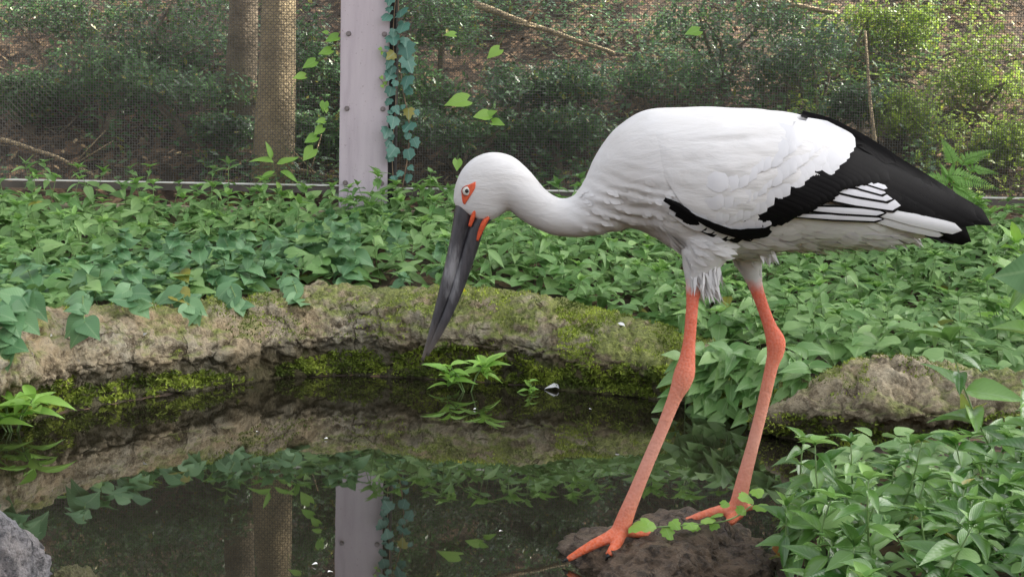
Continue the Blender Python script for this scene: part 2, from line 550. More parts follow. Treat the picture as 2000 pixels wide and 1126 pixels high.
rim1, rim_me = rim('rock_ledge', WL, TOPV, M_ROCK, 'long rounded tan rock rim with green moss curving along the back of the pond', 900)
RWL = [(1500, 842), (1570, 868), (1680, 885), (1800, 892), (1920, 898), (2060, 910), (2200, 925)]
RTOP = [(1500, 800), (1565, 728), (1690, 706), (1800, 703), (1920, 712), (2060, 722), (2200, 735)]
rim2, rim2_me = rim('rock_block', RWL, RTOP, M_ROCK2, 'pale grey-tan rock block half covered by leaves to the right of the long rim', 200, 0.12, 4.3, 0.4)

# moss cushions (tiny upright shoots that nobody could count)
mg = Geo()
def moss_on(me, count, flt, size):
    pl = [p for p in me.polygons if flt(p.center, p.normal)]
    if not pl: return
    for _ in range(count):
        p = random.choice(pl)
        c = p.center + Vector((U(-.006, .006), U(-.006, .006), U(-.004, .004)))
        n = (p.normal + Vector((U(-.7, .7), U(-.7, .7), U(0.0, .9)))).normalized()
        s = size * U(0.5, 1.3)
        t = n.orthogonal().normalized()
        t.rotate(Quaternion(n, U(0, 6.28)))
        b = n.cross(t)
        r = min(1, max(0, 0.45 + 0.9 * fbm((c.x * 9, c.y * 9, c.z * 12), 2) + U(-.3, .3)))
        mg.add([c - n * 0.002 + t * s * 0.4, c - n * 0.002 - t * s * 0.4, c + n * s + b * s * 0.5], [(0, 1, 2)], None, r)
def band(c, n):
    if c.z < 0.004 or n.y > 0.3: return False
    u_ = fbm((c.x * 3.3, c.y * 3.3, 1.0), 3)
    top = 0.075 + 0.075 * u_
    return c.z < top and fbm((c.x * 14, c.y * 14, c.z * 14), 2) > -0.28 and u_ > -0.55
def crown(c, n):
    return n.z > 0.35 and c.z > 0.12 and fbm((c.x * 4.0 + 7, c.y * 4.0, c.z * 3), 4) > 0.16
def crown_mid(c, n):
    return c.x > 0.15 and n.z > 0.25 and c.z > 0.10 and fbm((c.x * 5.0 + 2, c.y * 5.0, c.z * 4), 4) > -0.12
moss_on(rim_me, 42000, band, 0.0095)
moss_on(rim_me, 12000, crown, 0.006)
moss_on(rim_me, 14000, crown_mid, 0.006)
moss_on(rim2_me, 5000, band, 0.008)
moss_on(rim2_me, 3000, crown, 0.0055)
mo = obj('moss', mg.mesh('moss', M_MOSS, smooth=False))
tag(mo, 'yellow-green moss growing in a band above the waterline and on the rock tops', 'moss', kind='stuff')

def boulder(name, c, s, mat, label, seed, rough=0.12, flat=None):
    bm = bmesh.new()
    bmesh.ops.create_icosphere(bm, subdivisions=6, radius=1.0)
    for v in bm.verts:
        d = v.co.normalized()
        k = 1 + 0.22 * noise.noise(d * 1.3 + Vector((seed, 0, 0))) + rough * fbm(d * 3.5 + Vector((seed, 1, 0)), 4) + 0.045 * fbm(d * 14 + Vector((0, seed, 0)), 4, 0.6)
        p = d * k
        # planar breaks
        for q in range(5):
            random.seed(int(seed * 100) + q)
            nn = Vector((U(-1, 1), U(-1, 1), U(-.3, 1))).normalized()
            e = p.dot(nn) - 0.86
            if e > 0: p -= nn * e * 0.75
        v.co = Vector((p.x * s[0], p.y * s[1], p.z * s[2]))
    me = bpy.data.meshes.new(name)
    bm.to_mesh(me); bm.free()
    me.materials.append(mat)
    me.polygons.foreach_set('use_smooth', [True] * len(me.polygons))
    o = obj(name, me)
    o.location = c
    random.seed(int(seed * 77))
    return tag(o, label, 'rock')

pb = P(1318, 1085, 2.02)
perch = boulder('boulder', (pb.x, pb.y + 0.015, -0.066), (0.205, 0.20, 0.125), M_BOULDER, 'wet dark brown boulder at the water edge that the stork stands on', 3.1)
p1 = P(8, 1120, 1.80)
boulder('boulder', (p1.x - 0.01, p1.y, 0.0), (0.068, 0.08, 0.112), M_GREYROCK, 'blue-grey jagged boulder standing in the pond across from the stork', 5.7, 0.2)
p2 = P(140, 1150, 1.84)
boulder('boulder', (p2.x, p2.y, -0.028), (0.045, 0.05, 0.045), M_ROCK2, 'small tan stone lying in the water beside the blue-grey boulder', 8.2, 0.15)
random.seed(21)

# ------------------------------------------------------------------ leaves
def leaf_geo(kind, fold=0.18, droop=0.25, twist=0.0, seed=0, cols=None):
    rs = random.Random(seed)
    if kind == 'lance':
        tt = [0, .06, .16, .30, .46, .62, .78, .90, 1.0]; ww = [.015, .06, .125, .165, .165, .135, .085, .038, .0]
        cs = cols or [-1, 0, 1]
    elif kind == 'ovate':
        tt = [0, .05, .14, .28, .45, .62, .78, .90, 1.0]; ww = [.02, .12, .215, .255, .235, .175, .10, .042, .0]
        cs = cols or [-1, 0, 1]
    elif kind == 'heart':
        tt = [0, .07, .18, .32, .48, .64, .80, .92, 1.0]; ww = [.20, .34, .43, .44, .36, .25, .13, .05, .0]
        cs = cols or [-1, -.5, 0, .5, 1]
    V, UVs, Fs = [], [], []
    wav = rs.uniform(0, 6.28)
    for i, (t, w_) in enumerate(zip(tt, ww)):
        for s in cs:
            x = s * w_
            y = t
            if kind == 'heart':
                y -= 0.20 * abs(s) ** 1.2 * max(0, 1 - t * 3.2)
            z = fold * abs(x) * 1.6 - droop * t * t + 0.012 * math.sin(wav + t * 11 + s * 2) * abs(s) + twist * s * w_ * t
            V.append((x, y, z)); UVs.append((0.5 + s * 0.5 * w_ / max(ww), t))
    n = len(cs)
    for i in range(len(tt) - 1):
        for j in range(n - 1):
            a = i * n + j
            if i == len(tt) - 2:
                pass
            Fs.append((a, a + 1, a + 1 + n, a + n))
    return V, Fs, UVs

def leaf_set(name, kind, mat, count=6, droop=(0.05, 0.5), fold=(0.1, 0.5)):
    out = []
    for k in range(count):
        V, Fs, UVs = leaf_geo(kind, U(*fold), U(*droop), U(-.3, .3), k * 13 + 5)
        out.append(mesh(name, V, Fs, mat, True, UVs))
    return out
L_LANCE = leaf_set('lance_leaf', 'lance', M_LANCE, 8)
L_OVATE = leaf_set('ovate_leaf', 'ovate', M_LANCE, 8)
L_HEART = leaf_set('heart_leaf', 'heart', M_HEART, 8, (0.05, 0.45), (0.0, 0.25))
L_NEAR = leaf_set('near_leaf', 'ovate', M_NEAR, 4, (0.05, 0.6), (0.15, 0.6)) + leaf_set('near_leaf', 'lance', M_NEAR, 8, (0.0, 0.6), (0.15, 0.7))
M_YOUNG = leaf_mat('young_leaf', (0.17, 0.36, 0.07), (0.33, 0.54, 0.15), (0.40, 0.58, 0.24), 0.40, 0.35, 0.0, 0.4)
L_YOUNG = leaf_set('young_leaf', 'lance', M_YOUNG, 4) + leaf_set('young_leaf', 'ovate', M_YOUNG, 4)
L_BRIGHT = leaf_set('bright_leaf', 'lance', M_BRIGHT, 5, (0.1, 0.4))
L_BRIGHTH = leaf_set('bright_heart_leaf', 'heart', M_BRIGHT, 4, (0.0, 0.3), (0.0, 0.4))

def frame(loc, d, up, size, roll=0.0):
    d = d.normalized()
    x = d.cross(up)
    x = x.normalized() if x.length > 1e-4 else d.orthogonal().normalized()
    z = x.cross(d)
    if roll:
        q = Quaternion(d, roll); x = q @ x; z = q @ z
    M = Matrix(((x.x, d.x, z.x, loc[0]), (x.y, d.y, z.y, loc[1]), (x.z, d.z, z.z, loc[2]), (0, 0, 0, 1)))
    return M @ Matrix.Scale(size, 4)

def add_leaf(root, me, loc, d, size, up=Vector((0, 0, 1)), roll=0.0, name='leaf'):
    o = bpy.data.objects.new(name, me)
    col.objects.link(o)
    o.parent = root
    o.matrix_basis = frame(loc, d, up, size, roll)
    return o

def plant(name, label, cat, group, base, h, leaves, llen, npairs=4, lean=None, tips=4, stem_mat=None, pet=0.012, young=0.0):
    root = empty(name, base, label, cat, group)
    lean = lean or Vector((U(-.35, .35), U(-.45, .15), 1))
    lean = lean.normalized()
    pts = [Vector((0, 0, -0.015))]
    side = Vector((U(-1, 1), U(-1, 1), 0)) * 0.06 * h
    for i in range(1, 5):
        t = i / 4
        pts.append(lean * h * t + side * math.sin(t * 3.1))
    s = Geo(); s.tube(pts, [0.0022, 0.002, 0.0018, 0.0015, 0.001], 5)
    obj('stem', s.mesh('stem', stem_mat or M_STEM), root)
    az = U(0, 6.28)
    def at(t):
        f = t * 4; k = min(3, int(f)); return pts[k].lerp(pts[k + 1], f - k)
    for i in range(npairs):
        t = 0.30 + 0.62 * i / max(1, npairs - 1)
        az += 1.57 + U(-.35, .35)
        for s_ in (0, math.pi):
            if R() < 0.08: continue
            a = az + s_ + U(-.25, .25)
            el = U(-0.8, 0.1) if math.sin(a) < 0 else U(0.05, 0.75)
            d = Vector((math.cos(a) * math.cos(el), math.sin(a) * math.cos(el), math.sin(el)))
            sz = llen * U(0.75, 1.15) * (1.0 - 0.25 * (t > 0.85))
            p = at(t) + d * pet
            add_leaf(root, random.choice(leaves), p - d * pet, d, sz, Vector((U(-.35, .35), U(-.9, -.1), 1)))
    a0 = U(0, 6.28)
    tl = L_YOUNG if R() < young else leaves
    for k in range(tips):
        a = a0 + k * 6.28 / max(1, tips) + U(-.3, .3)
        el = U(0.25, 0.95)
        d = Vector((math.cos(a) * math.cos(el), math.sin(a) * math.cos(el), math.sin(el)))
        add_leaf(root, random.choice(tl), pts[-1] - d * 0.002, d, llen * U(0.45, 0.8), Vector((0, 0, 1)))
    return root

rim_dist = sd1

# --- planted bed behind the rim: scatter with spacing
spots = []
def scatter(n, x0, x1, y0, y1, dmin, test, tries=60):
    out = []
    for _ in range(n * tries):
        if len(out) >= n: break
        x, y = U(x0, x1), U(y0, y1)
        if abs(x) > y * 0.46 + 0.12: continue
        if not test(x, y): continue
        if any((x - a) ** 2 + (y - b) ** 2 < dmin * dmin for a, b in out): continue
        out.append((x, y))
    return out

bed = scatter(380, -2.7, 2.8, 3.3, FY - 0.06, 0.08, lambda x, y: rim_dist(x, y) > 0.24 and not (x > 0.9 and y < 3.45))
def bed_place(x, y):
    row = 'at the foot of the fence' if y > FY - 0.5 else 'close above the rock ledge' if rim_dist(x, y) < 0.6 else 'in the middle of the bed'
    return row + ' ' + ('at its far end' if x < -1.55 else 'before the tan trunk' if x < -0.95 else 'before the mauve post' if x < -0.45 else 'behind the stork bill' if x < 0.15 else 'behind the stork legs' if x < 1.1 else 'beyond the stork tail')
for x, y in bed:
    d = rim_dist(x, y)
    leftish = x < -0.35 + 0.5 * (R() - .5)
    pl_ = bed_place(x, y)
    if leftish and d < 0.75 + 0.3 * R():
        plant('heart_leaf_plant', 'low heart-leaved plant ' + pl_, 'plant', 'heart-leaved plants ' + pl_, (x, y, H(x, y)), U(0.12, 0.20), L_HEART, U(0.06, 0.085), 4, tips=3)
    elif R() < 0.4:
        plant('narrow_leaf_plant', 'narrow-leaved green plant ' + pl_, 'plant', 'narrow-leaved plants ' + pl_, (x, y, H(x, y)), U(0.12, 0.25) + (0.06 if y > FY - 0.4 else 0), L_LANCE, U(0.07, 0.10), 4, tips=4, young=0.65)
    else:
        plant('broad_leaf_plant', 'green plant with pointed oval leaves ' + pl_, 'plant', 'oval-leaved plants ' + pl_, (x, y, H(x, y)), U(0.12, 0.24) + (0.06 if y > FY - 0.4 else 0), L_OVATE, U(0.06, 0.09), 4, tips=4, young=0.6)

# taller growth hiding the rail and the foot of the post
for (u, v, dy) in [(676, 388, .16), (700, 380, .2), (722, 384, .14), (742, 378, .18), (712, 392, .3), (690, 398, .34), (735, 395, .32), (775, 372, .14), (800, 366, .16), (826, 370, .2), (850, 362, .12), (874, 372, .22), (1062, 380, .14), (1095, 376, .2), (1120, 384, .16), (640, 378, .16), (600, 366, .18), (560, 372, .14), (520, 362, .2), (480, 372, .22), (430, 368, .16), (380, 376, .2), (300, 380, .2), (1925, 392, .2), (1960, 384, .16), (1990, 392, .2), (1880, 398, .3)]:
    p = P(u, v, FY - dy)
    lab = 'tall leafy plant hiding the foot of the mauve post' if 670 < u < 760 else 'tall leafy plant hiding the bottom rail of the mesh'
    plant('fence_foot_plant', lab, 'plant', lab, (p.x, p.y, H(p.x, p.y)), max(0.12, p.z - H(p.x, p.y)) * U(.86, 1.0), random.choice([L_LANCE, L_OVATE]), U(0.07, 0.10), 5, Vector((U(-.15, .15), U(-.15, .05), 1)), 4, young=0.6)

# lower leaves that close the bed up
gc = Geo()
LG = [leaf_geo(k, U(.1, .4), U(.1, .4), U(-.3, .3), s) for k in ('lance', 'ovate', 'ovate') for s in range(4)]
HG = [leaf_geo('heart', U(0, .2), U(.1, .4), 0, s, [-1, 0, 1]) for s in range(4)]
def cover(n, x0, x1, y0, y1, test, zlo, zhi, size, heart_p=lambda x: 0.3):
    k = 0; t = 0
    while k < n and t < n * 8:
        t += 1
        x, y = U(x0, x1), U(y0, y1)
        if abs(x) > y * 0.5 + 0.3 or not test(x, y): continue
        V, Fs, UVs = random.choice(HG if R() < heart_p(x) else LG)
        a = U(0, 6.28); el = U(-.4, .5)
        d = Vector((math.cos(a) * math.cos(el), math.sin(a) * math.cos(el) - 0.25, math.sin(el)))
        gc.add(V, Fs, UVs, R(), frame((x, y, H(x, y) + U(zlo, zhi)), d, Vector((U(-.4, .4), U(-.7, .1), 1)), size * U(.6, 1.2)))
        k += 1
cover(2200, 0.1, 3.2, 3.3, FY - 0.04, lambda x, y: rim_dist(x, y) > 0.25 and not (x > 0.9 and y < 3.4), 0.04, 0.17, 0.085, lambda x: 0.08)
cover(4600, -3.2, 3.2, 3.2, FY - 0.04, lambda x, y: rim_dist(x, y) > 0.23, 0.02, 0.12, 0.082, lambda x: 0.75 if x < -0.5 else 0.12)

# heart-leaved trailers spilling over the left of the rim
def trailer(base, label, n, end, leaves, llen, mat=None, name='trailing_plant', group=None):
    root = empty(name, base, label, 'plant', group)
    e = Vector(end) - Vector(base)
    mid = e * 0.5 + Vector((0, -0.03, 0.05))
    pts = [Vector((0, 0, 0)), mid * 0.6, mid, e * 0.8 + Vector((0, -0.02, 0.02)), e]
    pts = [Vector(p) for p in crom(pts, 9)]
    s = Geo(); s.tube(pts, [0.002] * 9, 5)
    obj('stem', s.mesh('stem', M_STEM), root)
    for i in range(n):
        t = (i + 0.6) / n * 8
        k = min(7, int(t)); p = pts[k].lerp(pts[k + 1], t - k)
        d = Vector((U(-1, 1), U(-1.0, -.1), U(-.8, .35)))
        add_leaf(root, random.choice(leaves), p, d, llen * U(.7, 1.2), Vector((U(-.3, .3), -0.8, 0.8)))
    return root
tr = 'heart-leaved trailers over the rock rim'
for (u0, v0, u1, v1, dy0, dy1, n) in [(40, 590, 18, 690, .16, -.05, 20), (10, 600, -40, 720, .16, -.05, 18), (60, 585, 40, 640, .16, -.03, 12), (170, 585, 168, 640, .14, -.06, 11), (330, 590, 380, 612, .2, .06, 9), (560, 560, 590, 595, .2, .06, 8), (440, 575, 470, 600, .2, .08, 8), (250, 585, 270, 604, .2, .08, 9)]:
    yb = PZ(u1, np.interp(u1, [a for a, b in WL], [b for a, b in WL])).y
    trailer(P(u0, v0, yb + dy0), 'heart-leaved stems hanging over the left end of the long rock rim', n, P(u1, v1, yb + dy1), L_HEART, 0.066, group=tr)
# foliage tumbling over the gap between rim and right block
for k in range(17):
    u0 = U(1330, 1600); v0 = np.interp(u0, [1330, 1450, 1600], [675, 690, 690]) + U(-20, 30)
    yy = np.interp(u0, [1330, 1600], [3.62, 3.25])
    u1 = u0 + U(-30, 40); v1 = min(v0 + U(70, 190), np.interp(u1, [1300, 1600], [800, 850]))
    trailer(P(u0, v0, yy), 'leafy green stem drooping over the gap between the rock rim and the rock block', 9, P(u1, v1, yy - 0.12), L_OVATE, 0.085, group='stems drooping into the pond')

# --- near bank on the right
def bank_ok(x, y, h):
    u, v = pixw(Vector((x, y, H(x, y) + h)))
    return v > np.interp(u, [1480, 1520, 1580, 1700, 1850, 2000], [985, 935, 872, 838, 838, 790])
RTw = ROT.transposed()
def pixw(p):
    q = RTw @ (p - CAM)
    return (CX + F * q.x / -q.z, CY - F * q.y / -q.z)
nb = scatter(105, 0.42, 1.35, 1.58, 2.75, 0.058, lambda x, y: rim_dist(x, y) > 0.02 and bank_ok(x, y, 0.16))
cover(1500, 0.4, 2.2, 1.5, 3.2, lambda x, y: rim_dist(x, y) > 0.03 and y < 2.9 and bank_ok(x, y, 0.09), 0.01, 0.08, 0.055, lambda x: 0.05)
go = obj('ground_cover', gc.mesh('ground_cover', M_LANCE))
tag(go, 'low green leaves filling the gaps between the plants of the beds', 'ground cover', kind='stuff')
for x, y in nb:
    pl_ = 'close beside the wet boulder' if x < 0.62 else 'on the bank edge before the rock block' if y > 2.15 else 'on the open bank away from the boulder'
    plant('bank_plant', 'glossy dark green leafy plant ' + pl_, 'plant', 'bank plants ' + pl_, (x, y, H(x, y)), U(0.09, 0.19), L_NEAR, U(0.042, 0.072), 5, tips=4, young=0.35)
# taller stem that leans over the rock block
bx = P(1985, 900, 2.25)
plant('bank_plant', 'tall leaning stem with long leaves rising before the rock block', 'plant', None, (bx.x, bx.y, H(bx.x, bx.y)), 0.30, L_NEAR, 0.095, 6, Vector((-0.45, 0.1, 1)))
# one large leaf on a tall stalk beside the block
lb = P(2040, 900, 2.35); lb.z = H(lb.x, lb.y)
tl_ = empty('large_leaf_plant', lb, 'tall stalk with one large dark blue-green leaf standing before the rock block', 'plant')
e_ = P(2035, 520, 2.35) - lb
s_ = Geo(); s_.tube([(0, 0, -.02), e_ * 0.5 + Vector((0.02, 0, 0)), e_], [0.003, 0.0026, 0.002], 6)
obj('stem', s_.mesh('stem', M_STEM), tl_)
add_leaf(tl_, L_HEART[2], e_, P(1936, 552, 2.28) - lb - e_, 0.115, Vector((0.0, -1, -0.25)))
add_leaf(tl_, L_HEART[3], e_, Vector((0.8, -.3, -.2)), 0.11, Vector((0.1, -0.7, 0.8)))
# yellowed leaves
for (u, v, Y_) in [(1882, 968, 2.05), (1700, 1010, 2.0), (1683, 985, 2.05), (1510, 1065, 1.93)]:
    p = P(u, v, Y_)
    o = obj('fallen_leaf', mesh('fallen_leaf', *leaf_geo('ovate', .4, .5, .2, int(u))[:2], M_DEAD if u != 1700 else M_YELLOW, True))
    o.matrix_world = frame(p, Vector((U(-1, 1), -0.6, U(-.6, .4))), Vector((0, -1, 0.6)), 0.030)
    tag(o, 'withered orange-yellow leaf caught among the bank plants', 'leaf', 'withered leaves among the bank plants')

# --- emergent plants at the water line
def rosette(name, label, u, v, nst, leaves, llen, h, spread=0.05):
    b = PZ(u, v)
    for k in range(1):
        root = empty(name, (b.x, b.y - 0.03, -0.03), label, 'plant')
        for q in range(nst):
            ang = U(0, 6.28)
            top = Vector((math.cos(ang) * spread, math.sin(ang) * spread * 0.5, h * U(.65, 1.1)))
            s = Geo(); s.tube([(0, 0, 0), top * 0.5 + Vector((0, 0, 0.02)), top], [0.0022, 0.002, 0.0013], 5)
            obj('stem', s.mesh('stem', M_STEM), root)
            a0 = U(0, 6.28)
            for j in range(7):
                a = a0 + j * 2.4
                el = U(-.15, .45) + 0.06 * j
                d = Vector((math.cos(a) * math.cos(el), math.sin(a) * math.cos(el), math.sin(el)))
                add_leaf(root, random.choice(leaves), top - Vector((0, 0, 0.01 * (6 - j) * .6)), d, llen * U(.7, 1.1), Vector((0, -0.35, 1)))
    return root
rosette('water_plant', 'bright green lance-leaved plant at the waterline below the stork bill', 915, 762, 4, L_BRIGHT, 0.085, 0.11, 0.07)
rosette('water_plant', 'small bright sprig at the waterline beside the floating white feather', 1042, 762, 2, L_BRIGHT, 0.045, 0.055, 0.02)
rosette('water_plant', 'bright yellow-green plant at the waterline by the left end of the rock rim', 38, 838, 6, L_BRIGHT, 0.095, 0.12, 0.08)

# ------------------------------------------------------------------ fence
ZB = P(400, 366, FY).z            # bottom of the mesh
TOPZ = 3.0
postL, postR = P(664, 200, FY - 0.05), P(759, 200, FY - 0.05)
px0, px1 = postL.x, postR.x
post = empty('fence_post', ((px0 + px1) / 2, FY - 0.05, 0.40), 'mauve-grey painted steel fence post with bolts and ivy on one edge', 'post')
def local(me, root):
    me.transform(Matrix.Translation(-Vector(root.location)))
    return me
bm = bmesh.new()
bmesh.ops.create_cube(bm, size=1.0)
for v in bm.verts:
    v.co = Vector(((px0 + px1) / 2 + v.co.x * (px1 - px0), FY - 0.05 + v.co.y * 0.014, 0.40 + (v.co.z + 0.5) * (TOPZ - 0.38)))
bmesh.ops.bevel(bm, geom=list(bm.edges), offset=0.002, segments=2, affect='EDGES')
me = bpy.data.meshes.new('plate'); bm.to_mesh(me); bm.free(); me.materials.append(M_POST)
obj('plate', local(me, post), post)
g_ = Geo(); g_.box((px0 + 0.02, FY - 0.043, 0.36), (px1 + 0.028, FY + 0.10, TOPZ)); 
obj('gap_fill', local(g_.mesh('gap_fill', M_GAPSHADE, False), post), post)  # black block painted as the shaded recess at the plate's edge
for v in (357, 212, 66, -80, -226, -372):
    for u in ((674.5 + (357 - v) * 0.022), (745.0 + (357 - v) * 0.020)):
        c = P(u, v + (0 if u < 710 else 1), FY - 0.057)
        bm = bmesh.new()
        bmesh.ops.create_cone(bm, cap_ends=True, segments=6, radius1=0.0105, radius2=0.0095, depth=0.013)
        bmesh.ops.create_cone(bm, cap_ends=True, segments=14, radius1=0.0125, radius2=0.012, depth=0.003, matrix=Matrix.Translation((0, 0, -0.004)))
        bmesh.ops.rotate(bm, verts=bm.verts, matrix=Matrix.Rotation(rad(90), 3, 'X'))
        bmesh.ops.rotate(bm, verts=bm.verts, matrix=Matrix.Rotation(U(0, 1), 3, 'Y'))
        bmesh.ops.translate(bm, verts=bm.verts, vec=c - Vector((0, 0.003, 0)))
        me = bpy.data.meshes.new('bolt'); bm.to_mesh(me); bm.free(); me.materials.append(M_BOLT)
        obj('bolt', local(me, post), post)

def panel(x0, x1, zb0, zb1, label, yaw=0.0):
    root = empty('mesh_fence', (x0, FY, zb0), label, 'fence')
    def Yx(x): return FY + yaw * (x - px0)
    zb = lambda x: zb0 + (zb1 - zb0) * (x - x0) / (x1 - x0)
    pit, r = 0.0118, 0.00112
    g = Geo()
    nx = int((x1 - x0) / pit)
    for i in range(nx + 1):
        x = x0 + i * pit
        j = U(-.0008, .0008)
        pts = []
        for k in range(6):
            z = zb(x) + (TOPZ - zb(x)) * k / 5
            pts.append((x + j + 0.0015 * math.sin(z * 5 + x * 3), Yx(x) + 0.004 * math.sin(x * 2.3 + z * 3.1), z))
        g.tube(pts, [r] * 6, 4, False)
    nz = int((TOPZ - min(zb0, zb1)) / pit)
    for i in range(nz + 1):
        pts = []
        for k in range(13):
            x = x0 + (x1 - x0) * k / 12
            z = zb(x) + i * pit + 0.0012 * math.sin(x * 4 + i)
            pts.append((x, Yx(x) + 0.004 * math.sin(x * 2.3 + z * 3.1) - 0.0012, z))
        g.tube(pts, [r] * 13, 4, False)
    o = obj('wire_mesh', local(g.mesh('wire_mesh', M_WIRE), root), root); o['kind'] = 'stuff'
    # chain link behind it
    g = Geo()
    pit = 0.030
    ht = TOPZ - min(zb0, zb1) + 0.01
    n = int((x1 - x0 + ht) / pit)
    for s in (1, -1):
        for i in range(n):
            xa = x0 - ht + i * pit if s == 1 else x0 + i * pit
            t0 = max(0.0, (x0 - xa)) if s == 1 else max(0.0, xa - x1)
            t1 = min(ht, x1 - xa) if s == 1 else min(ht, xa - x0)
            if t1 - t0 < 0.02: continue
            a = Vector((xa + s * t0, Yx(xa + s * t0) + 0.030 + s * 0.0011, zb0 + t0)); b = Vector((xa + s * t1, Yx(xa + s * t1) + 0.030 + s * 0.0011, zb0 + t1))
            g.tube([a, b], [0.00095, 0.00095], 4, False)
    o = obj('chain_link', local(g.mesh('chain_link', M_CHAIN), root), root); o['kind'] = 'stuff'
    def bar(nm, dy0, dy1, dz0, dz1, mat):
        g = Geo()
        g.add([(x0, Yx(x0) + dy0, zb(x0) + dz0), (x1, Yx(x1) + dy0, zb(x1) + dz0), (x1, Yx(x1) + dy1, zb(x1) + dz0), (x0, Yx(x0) + dy1, zb(x0) + dz0),
               (x0, Yx(x0) + dy0, zb(x0) + dz1), (x1, Yx(x1) + dy0, zb(x1) + dz1), (x1, Yx(x1) + dy1, zb(x1) + dz1), (x0, Yx(x0) + dy1, zb(x0) + dz1)],
              [(0, 3, 2, 1), (4, 5, 6, 7), (0, 1, 5, 4), (1, 2, 6, 5), (2, 3, 7, 6), (3, 0, 4, 7)])
        return obj(nm, local(g.mesh(nm, mat, False), root), root)
    bar('lit_rail_edge', -0.014, -0.006, -0.004, 0.004, M_LITEDGE)  # thin pale bar painted as sunlight along the rail top
    bar('bottom_rail', -0.012, 0.05, -0.036, -0.008, M_RAIL)
    bar('top_rail', -0.02, 0.04, TOPZ - zb0, TOPZ - zb0 + 0.05, M_RAIL)
    return root
xl = P(-500, 300, FY).x; xr = P(2600, 300, FY).x
zl0 = P(0, 350, FY).z; zl1 = P(655, 362, FY).z
xm = P(762, 300, FY).x
sl = (zl1 - zl0) / (P(655, 362, FY).x - P(0, 350, FY).x)
pl = panel(xl, px0 + 0.025, zl0 + sl * (xl - P(0, 350, FY).x), zl1, 'square wire mesh fence panel backed by chain link beside the tan tree trunk')
pr = panel(px1 + 0.034, xr, P(1000, 372, FY).z, P(1980, 388, FY).z + 0.01, 'square wire mesh fence panel before the sunlit shrub')

# concrete footing under the fence
g_ = Geo()
n = 60
fv = []
for i in range(n + 1):
    x = -5 + 10 * i / n
    zt = ZB - 0.085 + 0.006 * fbm((x * 2, 0, 0), 2)
    for (y, z) in ((FY - 0.05, 0.1), (FY - 0.05, zt - 0.012), (FY - 0.04, zt), (FY + 0.25, zt), (FY + 0.25, 0.1)):
        fv.append((x, y, z))
ff = [(i * 5 + j, (i + 1) * 5 + j, (i + 1) * 5 + j + 1, i * 5 + j + 1) for i in range(n) for j in range(4)]
fo = obj('footing', mesh('footing', fv, ff, M_CONC, False))
tag(fo, 'low tan concrete footing under the mesh fence', 'footing')

# ------------------------------------------------------------------ climbers on the fence
def ivy_geo(seed):
    rs = random.Random(seed)
    V = [(0, 0.38, 0.03)]; UVs = [(0.5, 0.4)]
    pts = [(0.0, 0.02), (0.22, -0.06), (0.40, 0.06), (0.52, 0.16), (0.42, 0.34), (0.47, 0.55), (0.27, 0.66), (0.17, 0.86), (0, 1.0)]
    out = pts + [(-x, y) for x, y in reversed(pts[1:-1])]
    for x, y in out:
        k = 1 + rs.uniform(-.1, .1)
        V.append((x * k, y * k, -0.10 * (abs(x) + y * 0.4) + rs.uniform(-.03, .03))); UVs.append((0.5 + x * 0.9, y))
    n = len(out)
    return V, [(0, 1 + (i + 1) % n, 1 + i) for i in range(n)], UVs
L_IVY = [mesh('ivy_leaf', *ivy_geo(s)[:2], M_IVY, True, ivy_geo(s)[2]) for s in range(6)]

iy = FY - 0.072
base = P(770, 372, iy)
ivy = empty('ivy', base, 'blue-green ivy climbing the dark gap on the edge of the mauve post', 'ivy')
def climb(root, pts, r=0.0022, mat=M_TWIG):
    s = Geo(); q = [Vector(p) - Vector(root.location) for p in pts]
    q = [Vector(c) for c in crom([tuple(p) for p in q], len(q) * 4)]
    s.tube(q, [r] * len(q), 5)
    obj('stem', s.mesh('stem', mat), root)
climb(ivy, [P(770, 372, iy), P(766, 300, iy), P(773, 200, iy), P(772, 140, iy), P(768, 60, iy), P(778, -60, iy)])
climb(ivy, [P(785, 372, iy), P(797, 300, iy), P(799, 240, iy), P(785, 160, iy), P(780, 60, iy), P(775, -60, iy)], 0.003)
ivl = [(763, 2, 26), (783, 30, 34), (760, 38, 28), (791, 58, 38), (793, 97, 42), (765, 80, 36), (792, 125, 42), (793, 82, 26), (757, 110, 22), (771, 112, 26), (762, 125, 28), (768, 136, 22), (797, 160, 34), (765, 152, 34), (792, 181, 24), (765, 180, 30), (769, 216, 26), (761, 222, 20), (800, 222, 32), (770, 241, 40), (812, 220, 18), (805, 250, 34), (760, 260, 30), (800, 268, 24), (767, 270, 24), (806, 281, 32), (773, 297, 30), (762, 298, 24), (796, 303, 34), (764, 309, 22), (799, 330, 18), (797, 348, 22), (783, 340, 18), (760, 20, 20), (775, 165, 22), (786, 210, 16), (762, 200, 22), (755, 95, 14), (779, 48, 18), (764, -15, 28), (790, -20, 32), (766, -50, 30), (790, -60, 34), (772, -95, 32), (768, 350, 20), (761, 283, 22), (798, 140, 20), (768, 65, 24)]
for (u, v, s_) in ivl:
    p = P(u + U(-2, 2), v - s_ * 0.35, iy - U(0.0, 0.02)) - base
    d = Vector((U(-.7, .7), U(-.5, -.15), -1 + U(-.2, .6)))
    add_leaf(ivy, random.choice(L_IVY), p, d, s_ / 426 * U(.65, .9), Vector((U(-.6, .6), -1, U(0.1, .9))))
